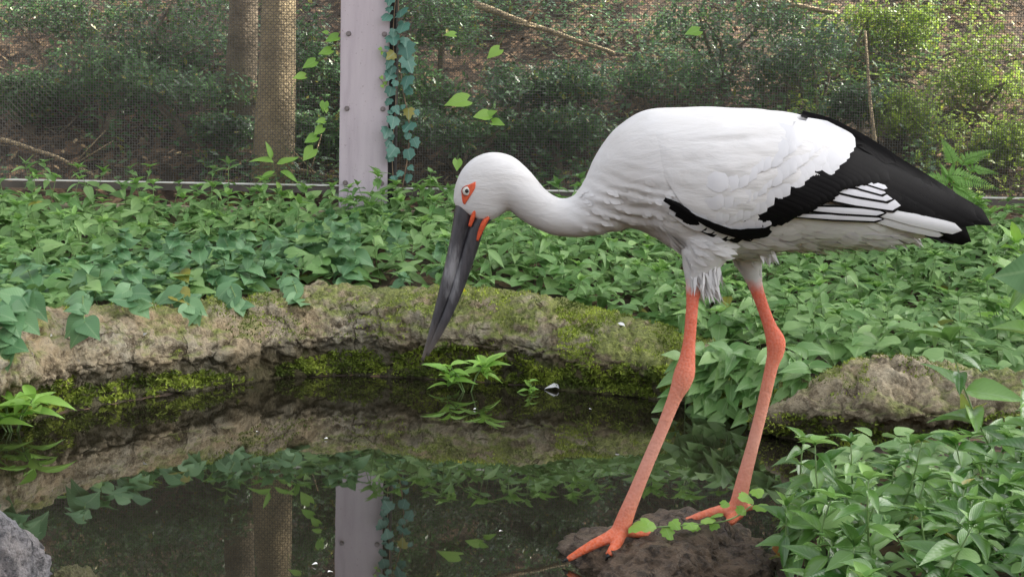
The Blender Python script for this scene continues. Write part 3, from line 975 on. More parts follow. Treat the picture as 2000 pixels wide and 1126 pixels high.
# small pale shoot on the post face
sh = empty('ivy_shoot', P(757, 150, iy), 'thin pale ivy shoot with tiny leaves on the face of the mauve post', 'ivy')
climb(sh, [P(758, 158, iy), P(752, 168, iy), P(746, 158, iy), P(740, 152, iy)], 0.0012)
for (u, v) in [(741, 94), (748, 102), (744, 150), (752, 160), (746, 166)]:
    add_leaf(sh, random.choice(L_BRIGHTH), P(u, v, iy) - Vector(sh.location), Vector((U(-1, 1), -.4, -.5)), 0.02, Vector((0, -1, 0.3)))

def meshvine(label, stem, leaves_, mats=L_BRIGHTH):
    yv = FY - 0.03
    root = empty('climbing_vine', P(stem[0][0], stem[0][1], yv), label, 'vine')
    climb(root, [P(u, v, yv) for u, v in stem], 0.0012, M_STEM)
    for (u, v, ang, s_) in leaves_:
        p = P(u, v, yv - 0.008) - Vector(root.location)
        d = Vector((math.cos(rad(ang)), -0.25, math.sin(rad(ang))))
        add_leaf(root, random.choice(mats), p, d, s_ / 426, Vector((0.2, -0.75, 0.7)))
meshvine('vine with pale heart leaves on the upper mesh left of the mauve post', [(665, 60), (640, 100), (605, 130), (575, 165), (570, 185)], [(660, 72, -160, 28), (646, 98, -160, 26), (615, 120, -150, 28), (595, 150, 190, 24), (640, 65, 170, 12)])
meshvine('thin vine with a column of small pale leaves low on the left mesh', [(600, 345), (603, 305), (612, 275), (630, 245), (636, 205)], [(612, 292, -130, 30), (618, 268, 205, 26), (630, 250, -140, 22), (634, 236, 190, 18), (634, 200, -95, 20), (637, 212, -85, 10)])
meshvine('leafy sprig with broad pale leaves against the foot of the left mesh', [(545, 400), (540, 350), (530, 315), (520, 300)], [(535, 318, 165, 46), (540, 320, 20, 44), (530, 310, 100, 34), (536, 335, -150, 38), (548, 335, -20, 40), (560, 318, 30, 28), (525, 350, 170, 26), (540, 355, -60, 28)], L_BRIGHT)
for k, (lab, st, lv) in enumerate([
    ('broad pale heart leaf on a twig on the mesh above the stork head', [(905, 215), (935, 195), (950, 185)], [(912, 196, 190, 46)]),
    ('pale heart leaf on a bent twig high on the right mesh', [(945, 130), (965, 105), (985, 70)], [(975, 97, 215, 30)]),
    ('small leaf pair on a slanting twig low on the right mesh', [(925, 240), (950, 222), (968, 205)], [(955, 226, 185, 32), (955, 226, 30, 20), (962, 240, -10, 26)]),
    ('lone heart leaf on the mesh beside the stork crown', [(895, 300), (893, 315)], [(893, 313, -90, 22)]),
    ('tiny narrow leaf near the top of the right mesh', [(870, 64), (890, 68)], [(888, 68, 180, 22)]),
    ('single pale leaf near the top of the mesh above the stork back', [(1362, 55), (1340, 64)], [(1365, 60, 195, 30)])]):
    meshvine(lab, st, lv)

# ------------------------------------------------------------------ woodland behind
def leafquad(s):
    return [(-0.22 * s, 0, 0), (0, -0.5 * s, 0.03 * s), (0.24 * s, 0, 0), (0, 0.5 * s, -0.05 * s)], [(0, 1, 2, 3)], [(0.2, .5), (.5, 0), (.8, .5), (.5, 1)]

def foliage(centers, n, size, mat, name, parent, flat=0.8, clump=0.10):
    "leaf-sized faces in small clumps on the twigs of a crown"
    g = Geo()
    loc = Vector(parent.location)
    for _ in range(n // 9):
        c, rr = random.choice(centers)
        c = Vector(c)
        while True:
            q = Vector((U(-1, 1), U(-1, 1), U(-1, 1)))
            if q.length < 1: break
        q = q.normalized() * (q.length ** 0.45)
        cc = c + Vector((q.x * rr[0], q.y * rr[1], q.z * rr[2])) - loc
        for k in range(9):
            p = cc + Vector((U(-1, 1), U(-1, 1), U(-.7, .7))) * clump
            V, Fs, UVs = leafquad(size * U(.6, 1.3))
            d = Vector((U(-1, 1), U(-1, 1), U(-.8, .4)))
            g.add(V, Fs, UVs, R(), frame(p, d, Vector((U(-.8, .8), U(-1, .2), 1)), 1.0))
    return obj(name, g.mesh(name, mat, False), parent)

def shrub(label, u, v, Y_, rx, rz, n, size, mat, group=None, lobes=6):
    c = P(u, v, Y_)
    root = empty('shrub', (c.x, c.y, H(c.x, c.y) - 0.02), label, 'shrub', group)
    cs = []
    for k in range(lobes):
        a = U(0, 6.28); q = U(0, .7)
        cs.append(((c.x + math.cos(a) * rx * q, c.y + math.sin(a) * rx * 0.5 * q, c.z + U(-.6, .6) * rz), (rx * U(.3, .55), rx * 0.4, rz * U(.35, .6))))
    foliage(cs, n, size, mat, 'foliage', root, clump=0.06)
    s = Geo()
    for k in range(4):
        e = Vector(random.choice(cs)[0]) - Vector(root.location)
        s.tube([(0, 0, 0), e * 0.5 + Vector((U(-.1, .1), 0, 0.05)), e], [0.015, 0.01, 0.004], 5)
    obj('stem', s.mesh('stem', M_BARK), root)
    return root
wg = 'shrubs on the slope behind the fence'
dk = 'dark green shaded shrub behind the left mesh'
for (u, v, Y_, rx, rz) in [(120, 60, 6.9, .55, .22), (320, 40, 7.1, .55, .22), (200, 150, 6.6, .5, .14), (380, 170, 6.5, .5, .12), (60, 190, 6.6, .35, .14), (620, 130, 6.8, .3, .3), (300, 110, 7.0, .6, .15), (610, 280, 6.4, .2, .14), (430, 250, 6.3, .25, .07)]:
    pl_ = dk + (' above the pinkish branch' if u < 150 else ' between tan trunk and post' if u > 550 else ' beside the slim trunk' if u > 350 else ' away from the trunks')
    shrub(pl_, u, v, Y_, rx, rz, 2000, 0.040, M_WOOD, pl_)
md = 'mid-green shrub behind the right mesh'
for (u, v, Y_, rx, rz) in [(860, 40, 7.0, .45, .25), (1000, 170, 6.6, .5, .18), (900, 260, 6.3, .45, .13), (1100, 260, 6.3, .4, .14), (1280, 140, 6.8, .5, .16), (1420, 60, 7.2, .45, .2), (1120, 170, 6.6, .4, .15), (820, 170, 6.6, .3, .25)]:
    pl_ = md + (' next to the ivy' if u < 950 else ' beneath the pale branch' if u < 1150 else ' above the stork back')
    shrub(pl_, u, v, Y_, rx, rz, 2000, 0.040, M_WOOD, pl_)
sb = 'yellow-green sunlit shrub on the slope behind the right mesh panel'
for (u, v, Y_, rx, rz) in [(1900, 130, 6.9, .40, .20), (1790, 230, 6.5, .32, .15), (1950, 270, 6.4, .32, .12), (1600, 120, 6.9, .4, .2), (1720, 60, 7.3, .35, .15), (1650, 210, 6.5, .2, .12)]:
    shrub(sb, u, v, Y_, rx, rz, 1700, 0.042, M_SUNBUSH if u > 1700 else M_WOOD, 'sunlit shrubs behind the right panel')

# low undergrowth hugging the slope
def undergrowth(n, x0, x1, thr, size, mat, label):
    g_ = Geo()
    k = 0
    while k < n:
        y = U(FY + 0.25, 8.8); q = U(x0, x1); x = q * y
        m_ = fbm((x * 1.1 + 4, y * 1.3, 0), 3)
        if m_ < thr: continue
        V, Fs, UVs = leafquad(U(*size))
        g_.add(V, Fs, UVs, R(), frame((x, y, H(x, y) + 0.05 + U(-.02, .18)), Vector((U(-1, 1), U(-1, .3), U(-.5, .4))), Vector((U(-.6, .6), U(-1, 0.1), 1)), 1))
        k += 1
    tag(obj('undergrowth', g_.mesh('undergrowth', mat, False)), label, 'undergrowth', kind='stuff')
undergrowth(9000, -0.5, 0.0, -0.02, (.03, .065), M_WOOD, 'small dark green leaves creeping over the shaded slope behind the left mesh')
undergrowth(11000, -0.06, 0.34, -0.18, (.03, .06), M_WOOD, 'small green leaves creeping over the slope behind the stork')
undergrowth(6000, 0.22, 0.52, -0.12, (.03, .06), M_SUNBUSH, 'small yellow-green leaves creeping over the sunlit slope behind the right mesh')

# leaf litter and twigs on the slope
g_ = Geo()
for _ in range(5200):
    y = U(FY + 0.2, 8.6); x = U(-0.5, 0.5) * y * 1.0
    V, Fs, UVs = leafquad(U(.03, .07))
    g_.add(V, Fs, UVs, R(), frame((x, y, H(x, y) + 0.03 + U(-.05, .06)), Vector((U(-1, 1), U(-1, 1), U(-.2, .6))), Vector((U(-.5, .5), U(-1, 0), 1)), 1))
lm, nt, b = newmat('leaf_litter')
at = node(nt, 'ShaderNodeAttribute', attribute_name='rnd')
nt.links.new(ramp(nt, at.outputs['Fac'], [(0, (0.04, 0.03, 0.018)), (0.5, (0.12, 0.08, 0.045)), (0.85, (0.24, 0.17, 0.09)), (1, (0.42, 0.32, 0.18))]), b.inputs['Base Color'])
b.inputs['Roughness'].default_value = 0.85
lo = obj('leaf_litter', g_.mesh('leaf_litter', lm, False))
tag(lo, 'brown fallen leaves covering the wooded slope behind the fence', 'leaf litter', kind='stuff')

def branch(label, pts, r, mat=M_BARK, group=None):
    q = [P(u, v, y) for u, v, y in pts]
    root = empty('fallen_branch', q[0], label, 'branch', group)
    s = Geo()
    c = [Vector(p) - q[0] for p in crom([tuple(p) for p in q], 14)]
    c = [p + Vector((0, 0, 0.01 * noise.noise(p * 6))) for p in c]
    s.tube(c, [r * (1 - 0.5 * i / 13) for i in range(14)], 7)
    obj('wood', s.mesh('wood', mat), root)
    for k in range(3):
        i = random.randint(3, 10)
        g = Geo(); d = Vector((U(-.3, .3), U(-.1, .1), U(-.05, .2)))
        g.tube([c[i], c[i] + d * 0.5, c[i] + d], [r * .4, r * .3, r * .15], 5)
        obj('twig', g.mesh('twig', mat), root)
    return root
branch('pale sunlit fallen branch slanting high behind the right mesh panel', [(925, 8, 7.4), (1040, 50, 7.2), (1200, 105, 7.0)], 0.022, M_BARKPALE)
branch('pale fallen branch under the top of the right mesh panel', [(1400, -15, 7.5), (1520, 5, 7.5), (1640, 30, 7.4)], 0.024, M_BARKPALE)
branch('pinkish fallen branch at the foot of the left mesh panel', [(-10, 270, 6.4), (90, 300, 6.3), (190, 345, 6.15)], 0.014, M_BARKPALE)
branch('thin dead branch among the litter behind the left mesh panel', [(60, 300, 6.5), (110, 265, 6.6), (170, 210, 6.7)], 0.008)
branch('thin reddish sapling stem behind the mesh above the stork tail', [(1712, 300, 6.2), (1700, 200, 6.3), (1690, 60, 6.5)], 0.012, M_BARKPALE)
branch('thin fallen branch lying low behind the mesh beside the mauve post', [(560, 330, 6.2), (610, 338, 6.15), (665, 345, 6.1)], 0.012, M_BARKPALE)

def tree(label, base, h, r0, mat, crown_c=None, crown_r=2.0, n=5000, bark='trunk', leafs=0.16, group=None, lobes=9, bend=(0, 0), flat=0.6):
    root = empty('tree', base, label, 'tree', group)
    s = Geo()
    pts, rr = [], []
    for i in range(10):
        t = i / 9
        pts.append(Vector((bend[0] * t * t + 0.05 * math.sin(t * 7), bend[1] * t * t, -0.2 + t * h)))
        rr.append(r0 * (1.35 if i == 0 else 1) * (1 - 0.65 * t))
    s.tube(pts, rr, 14)
    if crown_c is not None:
        for k in range(7):
            a = U(0, 6.28); e = Vector(crown_c) - Vector(base) + Vector((math.cos(a), math.sin(a), U(-.2, .5))) * crown_r * 0.6
            s.tube([pts[6], pts[6].lerp(e, .5) + Vector((0, 0, .2)), e], [r0 * .4, r0 * .25, r0 * .1], 6)
    tk = s.mesh('trunk', mat)
    tn = [v.normal.copy() for v in tk.vertices]
    for v, n_ in zip(tk.vertices, tn):
        v.co += n_ * 0.02 * fbm((v.co.x * 9, v.co.y * 9, v.co.z * 2), 3)
    obj('trunk', tk, root)
    if crown_c is not None:
        cs = []
        for k in range(lobes):
            q = Vector((U(-1, 1), U(-1, 1), U(-.6, .6)))
            cs.append((Vector(crown_c) + q * crown_r * 0.62, (crown_r * .5, crown_r * .5, crown_r * .5 * flat)))
        foliage(cs, n, leafs, M_WOOD, 'crown', root, clump=0.28)
    return root

b1 = P(528, 335, 6.15)
tree('tan sunlit tree trunk standing just behind the left mesh panel', (b1.x, b1.y, H(b1.x, b1.y)), 7.6, 0.085, M_BARKPALE, (b1.x - 0.8, b1.y + 2.2, 8.2), 1.6, 3000, bend=(-0.2, 0.5))
b2 = P(462, 340, 6.6)
tree('dark slim tree trunk behind the tan trunk', (b2.x, b2.y, H(b2.x, b2.y)), 8.0, 0.07, M_BARK, (b2.x - 1.6, b2.y + 2.6, 8.8), 1.6, 3000, bend=(-0.3, .6))
tg = 'unseen trees added to block the sun'  # out-of-view trees, added so their crowns keep sun off the scene
tree('unseen leafy tree added to shade the planted bed', (7.6, 5.4, 0.4), 9.0, 0.19, M_BARK, (7.1, 5.6, 9.0), 2.35, 15000, group=tg, leafs=0.18, lobes=14)
tree('unseen leafy tree added to shade the pond', (9.2, 3.0, 0.3), 9.0, 0.19, M_BARK, (8.8, 3.3, 9.0), 2.2, 20000, group=tg, leafs=0.18, lobes=14)
tree('unseen leafy tree added to shade the right fence panel', (11.2, 5.6, 0.4), 9.2, 0.18, M_BARK, (10.6, 5.9, 9.3), 1.4, 7000, group=tg, leafs=0.18, lobes=12)
tree('unseen leafy tree added to shade the left slope', (5.6, 9.8, 2.6), 6.5, 0.17, M_BARK, (5.2, 8.4, 8.6), 2.0, 3400, group=tg, leafs=0.18, bend=(-.2, -.9), lobes=12)

# fern by the right panel
def fern(base, label, fronds):
    root = empty('fern', base, label, 'fern')
    for (u, v, L, ang) in fronds:
        L *= 1.7
        g = Geo()
        e = P(u, v, base[1] - 0.05) - Vector(base)
        st = Vector((0, 0, 0))
        a0 = Vector((math.cos(rad(ang)), -0.15, math.sin(rad(ang))))
        pts = [Vector(p) for p in crom([(0, 0, 0), tuple(e * 0.5 + Vector((0, 0, .02))), tuple(e), tuple(e + a0 * L * 0.5 + Vector((0, 0, 0.004))), tuple(e + a0 * L - Vector((0, 0, L * .06)))], 25)]
        g.tube(pts, [0.0018] * 20 + [0.001] * 5, 4)
        for i in range(12, 25):
            t = (i - 12) / 12
            tang = (pts[min(24, i + 1)] - pts[i - 1]).normalized()
            nrm = tang.cross(Vector((0, -1, 0.35))).normalized()
            for s_ in (-1, 1):
                for sub in (0, 0.5):
                    pl = L * 0.30 * (1 - t * 0.93)
                    d = nrm * s_ + tang * 0.55
                    V, Fs, UVs = leaf_geo('lance', .1, .15, 0, i)
                    V = [(x * 0.6, y, z) for x, y, z in V]
                    p = pts[i].lerp(pts[min(24, i + 1)], sub)
                    g.add(V, Fs, UVs, 0.5 + U(-.3, .3), frame(p, d, Vector((0, -1, 0.5)), pl))
        obj('frond', g.mesh('frond', M_FERN), root)
fb = P(1880, 400, FY - 0.12)
fern((fb.x, fb.y, H(fb.x, fb.y)), 'light green fern with feathery fronds at the foot of the fence beyond the stork tail', [(1880, 322, 0.09, 30), (1862, 318, .08, 120), (1850, 345, .13, -10), (1858, 360, .13, -35), (1850, 360, .11, 170), (1870, 380, .11, -30), (1895, 335, .07, 0)])
# broad-leaved plant right of the tail
for (u, v, lab, Y_, ll) in [(1965, 470, 'bright broad-leaved plant just beyond the stork tail tip', 3.9, 0.12), (1905, 390, 'small pale-leaved plant under the fern', FY - 0.2, 0.08)]:
    p = P(u, v, Y_)
    plant('broad_leaf_plant', lab, 'plant', None, (p.x, p.y, H(p.x, p.y)), max(0.1, p.z - H(p.x, p.y)), L_BRIGHT + L_BRIGHTH, ll, 4, Vector((0.05, -0.1, 1)))
p = P(2010, 600, 2.7)
pl_ = plant('bank_plant', 'dark large-leaved plant at the edge of the bed above the rock block', 'plant', None, (p.x, p.y, H(p.x, p.y)), max(0.2, P(2000, 520, 2.7).z - H(p.x, p.y)), L_NEAR, 0.11, 3, Vector((0, 0, 1)))

# ------------------------------------------------------------------ the stork
Y0 = 2.03
PXM = 1.0 / (F / Y0)          # metres per pixel at the bird
def B(u, v, d=0.0):
    return P(u, v, Y0 - d * PXM)

SEC = [ # top u,v, bottom u,v, half width
 (889, 402, 946, 436, 20), (886, 388, 956, 432, 27), (890, 360, 972, 424, 35), (903, 330, 984, 416, 39), (928, 307, 992, 412, 41),
 (962, 297, 998, 412, 42), (1000, 305, 1004, 418, 41), (1034, 333, 1020, 430, 39), (1064, 368, 1048, 446, 36), (1093, 386, 1084, 460, 37),
 (1120, 382, 1126, 464, 43), (1140, 352, 1176, 457, 55), (1158, 313, 1230, 447, 74), (1180, 276, 1276, 460, 94), (1212, 243, 1315, 486, 112),
 (1262, 215, 1352, 504, 124), (1330, 209, 1405, 510, 130), (1420, 210, 1462, 502, 130), (1500, 216, 1535, 490, 124), (1570, 240, 1605, 487, 110),
 (1640, 300, 1675, 486, 88), (1710, 362, 1735, 478, 62), (1770, 408, 1785, 462, 36), (1802, 432, 1812, 448, 12)]
NS, NR = 130, 48
secs = crom(SEC, NS)
V, Fs = [], []
for s in secs:
    top, bot = B(s[0], s[1]), B(s[2], s[3])
    c = (top + bot) / 2; a = (top - bot) / 2
    for k in range(NR):
        th = 2 * math.pi * k / NR
        ct, st = math.cos(th), math.sin(th)
        V.append(c + a * ct + Vector((0, -1, 0)) * s[4] * PXM * st)
for i in range(NS - 1):
    for k in range(NR):
        a = i * NR + k; b = i * NR + (k + 1) % NR
        Fs.append((a, a + NR, b + NR, b))
Fs.append(tuple(range(NR))); Fs.append(tuple((NS - 1) * NR + k for k in reversed(range(NR))))
G = Geo(); G.add(V, Fs)
def limb(nodes, n=16, res=None):
    q = [(*B(u, v, d), r * PXM) for u, v, r, d in nodes]
    q = crom(q, res or len(q) * 5)
    G.tube([Vector(p[:3]) for p in q], [max(0.002, p[3]) for p in q], n)
DN, DF = 52, -58
limb([(1392, 440, 66, 40), (1380, 480, 52, DN), (1366, 520, 34, DN), (1357, 552, 20, DN), (1353, 580, 13, DN), (1350, 625, 12, DN), (1346, 668, 12.5, DN), (1342, 702, 16, DN), (1337, 728, 20.5, DN), (1329, 752, 18.5, DN), (1317, 778, 14, DN), (1295, 833, 12.5, DN), (1265, 903, 13, DN), (1240, 963, 14, DN), (1224, 1002, 16, DN), (1214, 1030, 18, DN), (1206, 1042, 15, DN)])
limb([(1450, 430, 64, -40), (1458, 470, 44, DF), (1463, 505, 30, DF), (1470, 538, 19, DF), (1478, 565, 14, DF), (1491, 602, 12.5, DF), (1504, 638, 14, DF), (1515, 666, 19.5, DF), (1514, 690, 17, DF), (1507, 715, 13.5, DF), (1490, 790, 12.5, DF), (1470, 870, 13, DF), (1452, 938, 15, DF), (1444, 975, 17, DF), (1438, 998, 18, DF), (1430, 1008, 14, DF)])
limb([(1216, 1030, 14, DN), (1190, 1048, 12.5, DN + 8), (1160, 1062, 10.5, DN + 14), (1130, 1079, 8.5, DN + 18), (1108, 1092, 6.5, DN + 20)], 12)
limb([(1214, 1034, 14, DN), (1207, 1056, 11.5, DN + 22), (1196, 1073, 9.5, DN + 36), (1187, 1084, 7, DN + 44)], 12)
limb([(1216, 1034, 13, DN), (1240, 1040, 10, DN - 18), (1262, 1041, 8, DN - 30), (1276, 1042, 6, DN - 36)], 12)
limb([(1438, 996, 15, DF), (1410, 996, 12, DF + 4), (1378, 1004, 10, DF + 10), (1348, 1014, 8, DF + 14), (1326, 1020, 6, DF + 16)], 12)
limb([(1438, 1000, 14, DF), (1430, 1013, 11.5, DF + 20), (1421, 1022, 8, DF + 32)], 12)
limb([(1440, 994, 13, DF), (1458, 990, 9, DF - 16), (1472, 990, 6, DF - 26)], 12)
tmp_me = mesh('tmp', G.v, G.f)
tmp = bpy.data.objects.new('tmp', tmp_me); col.objects.link(tmp)
md_ = tmp.modifiers.new('r', 'REMESH'); md_.mode = 'VOXEL'; md_.voxel_size = 0.0034; md_.use_smooth_shade = True
sm_ = tmp.modifiers.new('s', 'SMOOTH'); sm_.iterations = 4; sm_.factor = 0.5
dg = bpy.context.evaluated_depsgraph_get()
body_me = bpy.data.meshes.new_from_object(tmp.evaluated_get(dg))
bpy.data.objects.remove(tmp)
body_me.name = 'body'

ZLEG = B(1360, 556).z
def plume_mat(name, c=(0.66, 0.655, 0.66), leg=True):
    m, nt, b = newmat(name)
    g = nt.nodes.new('ShaderNodeNewGeometry')
    p = g.outputs['Position']
    mp = node(nt, 'ShaderNodeMapping'); mp.inputs['Scale'].default_value = (0.35, 1, 1.3)
    mp.inputs['Rotation'].default_value = (0, rad(25), 0)
    nt.links.new(p, mp.inputs[0])
    n1 = noise_(nt, mp.outputs[0], 28, 5, 0.6, 0.6)
    cl = ramp(nt, n1, [(0.25, [c[0] * 0.88, c[1] * 0.87, c[2] * 0.85]), (0.65, c)])
    cl = mix(nt, ramp(nt, noise_(nt, p, 11, 3), [(0.45, 0.0), (0.75, 0.4)]), cl, [c[0] * 0.93, c[1] * 0.90, c[2] * 0.85])
    n2 = noise_(nt, mp.outputs[0], 160, 3, 0.6)
    h = math_(nt, 'ADD', n1, math_(nt, 'MULTIPLY', n2, 0.25))
    if leg:
        sp = node(nt, 'ShaderNodeSeparateXYZ'); nt.links.new(p, sp.inputs[0])
        jig = noise_(nt, p, 70, 3)
        zz = math_(nt, 'MULTIPLY_ADD', jig, 0.030, math_(nt, 'SUBTRACT', sp.outputs[2], ZLEG + 0.015))
        f = ramp(nt, math_(nt, 'MULTIPLY_ADD', zz, 10.0, 0.5), [(0.36, 0.0), (0.62, 1.0)])
        hgt = math_(nt, 'DIVIDE', sp.outputs[2], ZLEG)
        legc = ramp(nt, hgt, [(0.08, (0.70, 0.135, 0.05)), (0.24, (0.67, 0.25, 0.17)), (0.42, (0.66, 0.30, 0.22)), (0.62, (0.66, 0.235, 0.15)), (0.78, (0.72, 0.165, 0.09)), (1.0, (0.74, 0.15, 0.09))])
        vs = node(nt, 'ShaderNodeTexVoronoi'); vs.inputs['Scale'].default_value = 230
        nt.links.new(p, vs.inputs['Vector'])
        legc = mix(nt, ramp(nt, vs.outputs['Distance'], [(0.3, 0.0), (0.75, 0.22)]), legc, (0.80, 0.42, 0.34))
        cl = mix(nt, f, legc, cl)
        h = math_(nt, 'ADD', h, math_(nt, 'MULTIPLY', math_(nt, 'SUBTRACT', 1.0, f), math_(nt, 'MULTIPLY', vs.outputs['Distance'], -0.35)))
    nt.links.new(cl, b.inputs['Base Color'])
    b.inputs['Roughness'].default_value = 0.75
    b.inputs['Specular IOR Level'].default_value = 0.25
    bump(nt, b, h, 0.55, 0.004)
    return m
M_PLUME = plume_mat('white_plumage_and_legs')
M_WHITE = plume_mat('white_feather', leg=False)

def feather_mat(name, c, sheen, streak=40):
    m, nt, b = newmat(name)
    uv = node(nt, 'ShaderNodeUVMap', uv_map='UVMap')
    sep = node(nt, 'ShaderNodeSeparateXYZ'); nt.links.new(uv.outputs[0], sep.inputs[0])
    ax = math_(nt, 'ABSOLUTE', math_(nt, 'SUBTRACT', sep.outputs[0], 0.5))
    ph = math_(nt, 'SUBTRACT', math_(nt, 'MULTIPLY', sep.outputs[1], streak), math_(nt, 'MULTIPLY', ax, 18))
    barb = math_(nt, 'SINE', math_(nt, 'MULTIPLY', ph, 6.283))
    n = noise_(nt, geo_pos(nt), 60, 4)
    cl = mix(nt, math_(nt, 'MULTIPLY', n, 0.8), c, sheen)
    if c[0] < 0.1: cl = mix(nt, math_(nt, 'LESS_THAN', ax, 0.02), cl, [x * 0.6 for x in c])
    nt.links.new(cl, b.inputs['Base Color'])
    b.inputs['Roughness'].default_value = 0.55
    b.inputs['Specular IOR Level'].default_value = 0.07 if c[0] < 0.1 else 0.35
    bump(nt, b, barb, 0.10, 0.0008)
    return m
M_BLACKF = feather_mat('black_feather', (0.0025, 0.0025, 0.0032), (0.007, 0.0062, 0.006))
M_SILVER = feather_mat('silver_vane', (0.60, 0.60, 0.65), (0.68, 0.68, 0.72))
M_WFEATH = feather_mat('white_covert', (0.64, 0.64, 0.655), (0.585, 0.585, 0.61))

# pixel position of a point near the body plane
RT = ROT.transposed()
def pix(p):
    q = RT @ (p - CAM)
    return (CX + F * q.x / -q.z, CY - F * q.y / -q.z)

# soft folds in the neck and breast plumage
BN = [v.normal.copy() for v in body_me.vertices]
for v, n_ in zip(body_me.vertices, BN):
    u_, v_ = pix(v.co)
    if v_ > 560: continue
    # ruffles at the neck base, running with the neck
    w1 = math.exp(-(((u_ - 1225) / 75) ** 2 + ((v_ - 410) / 60) ** 2))
    yy = v_ - 0.0016 * (u_ - 1240) ** 2 * -0.6 - 0.25 * (u_ - 1240)
    f1 = math.sin(yy / 3.6 + 2.2 * noise.noise(Vector((u_ / 60, v_ / 25, 0))))
    w2 = math.exp(-(((u_ - 1330) / 70) ** 2 + ((v_ - 450) / 55) ** 2))
    f2 = math.sin((v_ - 0.55 * (u_ - 1330)) / 5.5 + 2.0 * noise.noise(Vector((u_ / 50, v_ / 40, 3))))
    big = noise.noise(Vector((u_ / 70, v_ / 38, v.co.y * 12)))
    hd = 1.0 if u_ > 1060 else 0.25
    v.co = v.co + n_ * PXM * (2.7 * w1 * f1 + 2.2 * w2 * f2 + 2.0 * big * hd)
body_me.update()
body_me.materials.clear(); body_me.materials.append(M_PLUME)
body_me.polygons.foreach_set('use_smooth', [True] * len(body_me.polygons))
root = empty('stork', (B(1330, 1035).x, Y0, 0.04), 'white stork with black wing edge and red legs bending its dark bill to the water', 'bird')
SLOC = Vector(root.location)
def part(name, me, parent=None):
    "meshes are written in world coordinates, parts hang under the stork"
    me.transform(Matrix.Translation(-SLOC))
    return obj(name, me, parent or root)
bvh = BVHTree.FromPolygons([v.co.copy() for v in body_me.vertices], [tuple(p.vertices) for p in body_me.polygons])
def on_body(u, v, lift=0.0):
    d = ray(u, v).normalized()
    h = bvh.ray_cast(CAM, d)
    if h[0] is None: return B(u, v, 20)
    return h[0] - d * lift
def mirror(me):
    "the same piece on the far side of the bird"
    m = me.copy()
    m.transform(Matrix.Translation((0, 2 * Y0, 0)) @ Matrix.Scale(-1, 4, (0, 1, 0)))
    m.flip_normals()
    return m
body_o = part('body', body_me)

# small contour feathers lying on the body
pg = Geo()
vn = [(v.co + SLOC, v.normal.copy()) for v in body_me.vertices]
for _ in range(5200):
    p, n = random.choice(vn)
    u_, v_ = pix(p)
    if v_ > 505 or u_ < 1130 or v_ < 330 + 0.15 * (1400 - u_) or R() < 0.35: continue
    if u_ < 1120:
        ang = math.atan2(75, 60) if u_ > 1010 else 0.4
        if u_ > 1070: ang = 0.35
        L = U(7, 12)
    else:
        L = U(15, 30); ang = 0.25 if v_ < 400 else 0.12
        if u_ < 1300: ang = 0.5 if v_ > 330 else -0.6
        if u_ < 1300: L *= .7
    tdir = Vector((math.cos(ang), 0, -math.sin(ang)))
    tdir = (tdir - n * tdir.dot(n))
    if tdir.length < 0.3: continue
    tdir.normalize()
    low = 1.0 if v_ > 455 and u_ > 1300 else 0.0
    d = (tdir + n * (0.012 + 0.07 * low * R()) + Vector((0, 0, -0.35 * low * R()))).normalized()
    s = L * PXM * (1 + 0.8 * low * R())
    Vv = [(-.10, 0, -.02), (.10, 0, -.02), (-.24, .3, 0.02), (.24, .3, .02), (-.22, .65, .02), (.22, .65, .02), (0, 1.0, 0.0)]
    if low: Vv = [(x * 0.6, y, z) for x, y, z in Vv]
    pg.add(Vv, [(0, 1, 3, 2), (2, 3, 5, 4), (4, 5, 6)], None, R(), frame(p + n * 0.0004, d, n, s))
po = part('plumage', pg.mesh('plumage', M_WHITE)); po['kind'] = 'stuff'
# wispy fringe under the belly and round the thighs
wf = Geo()
def wisps(n, u0, u1, v0, v1, dd, L, sway):
    for _ in range(n):
        u_, v_ = U(u0, u1), U(v0, v1)
        p = B(u_, v_, U(*dd))
        d = Vector((U(-.25, .25) + sway, U(-.2, .2), -1)).normalized()
        l = U(*L) * PXM
        w_ = U(2.5, 5) * PXM
        s = Vector((1, U(-.8, .8), 0)).normalized() * w_
        q = p + d * l * .55 + Vector((U(-.1, .3) * l * .4, 0, 0))
        e = p + d * l + Vector((U(0, .5) * l * .5, 0, 0))
        wf.add([p - s * .6, p + s * .6, q - s, q + s, e], [(0, 1, 3, 2), (2, 3, 4)], None, R())
wisps(150, 1350, 1398, 470, 535, (DN - 30, DN + 30), (40, 68), 0.05)
wisps(60, 1366, 1394, 515, 550, (DN - 22, DN + 15), (30, 48), 0.1)
wisps(80, 1448, 1480, 470, 505, (DF - 20, DF + 25), (24, 46), 0.1)
wisps(70, 1480, 1506, 455, 480, (-50, 40), (25, 45), 0.2)
wisps(170, 1500, 1790, 447, 466, (-30, 30), (14, 30), 0.9)
wo_ = part('down_fringe', wf.mesh('down_fringe', M_WHITE)); wo_['kind'] = 'stuff'

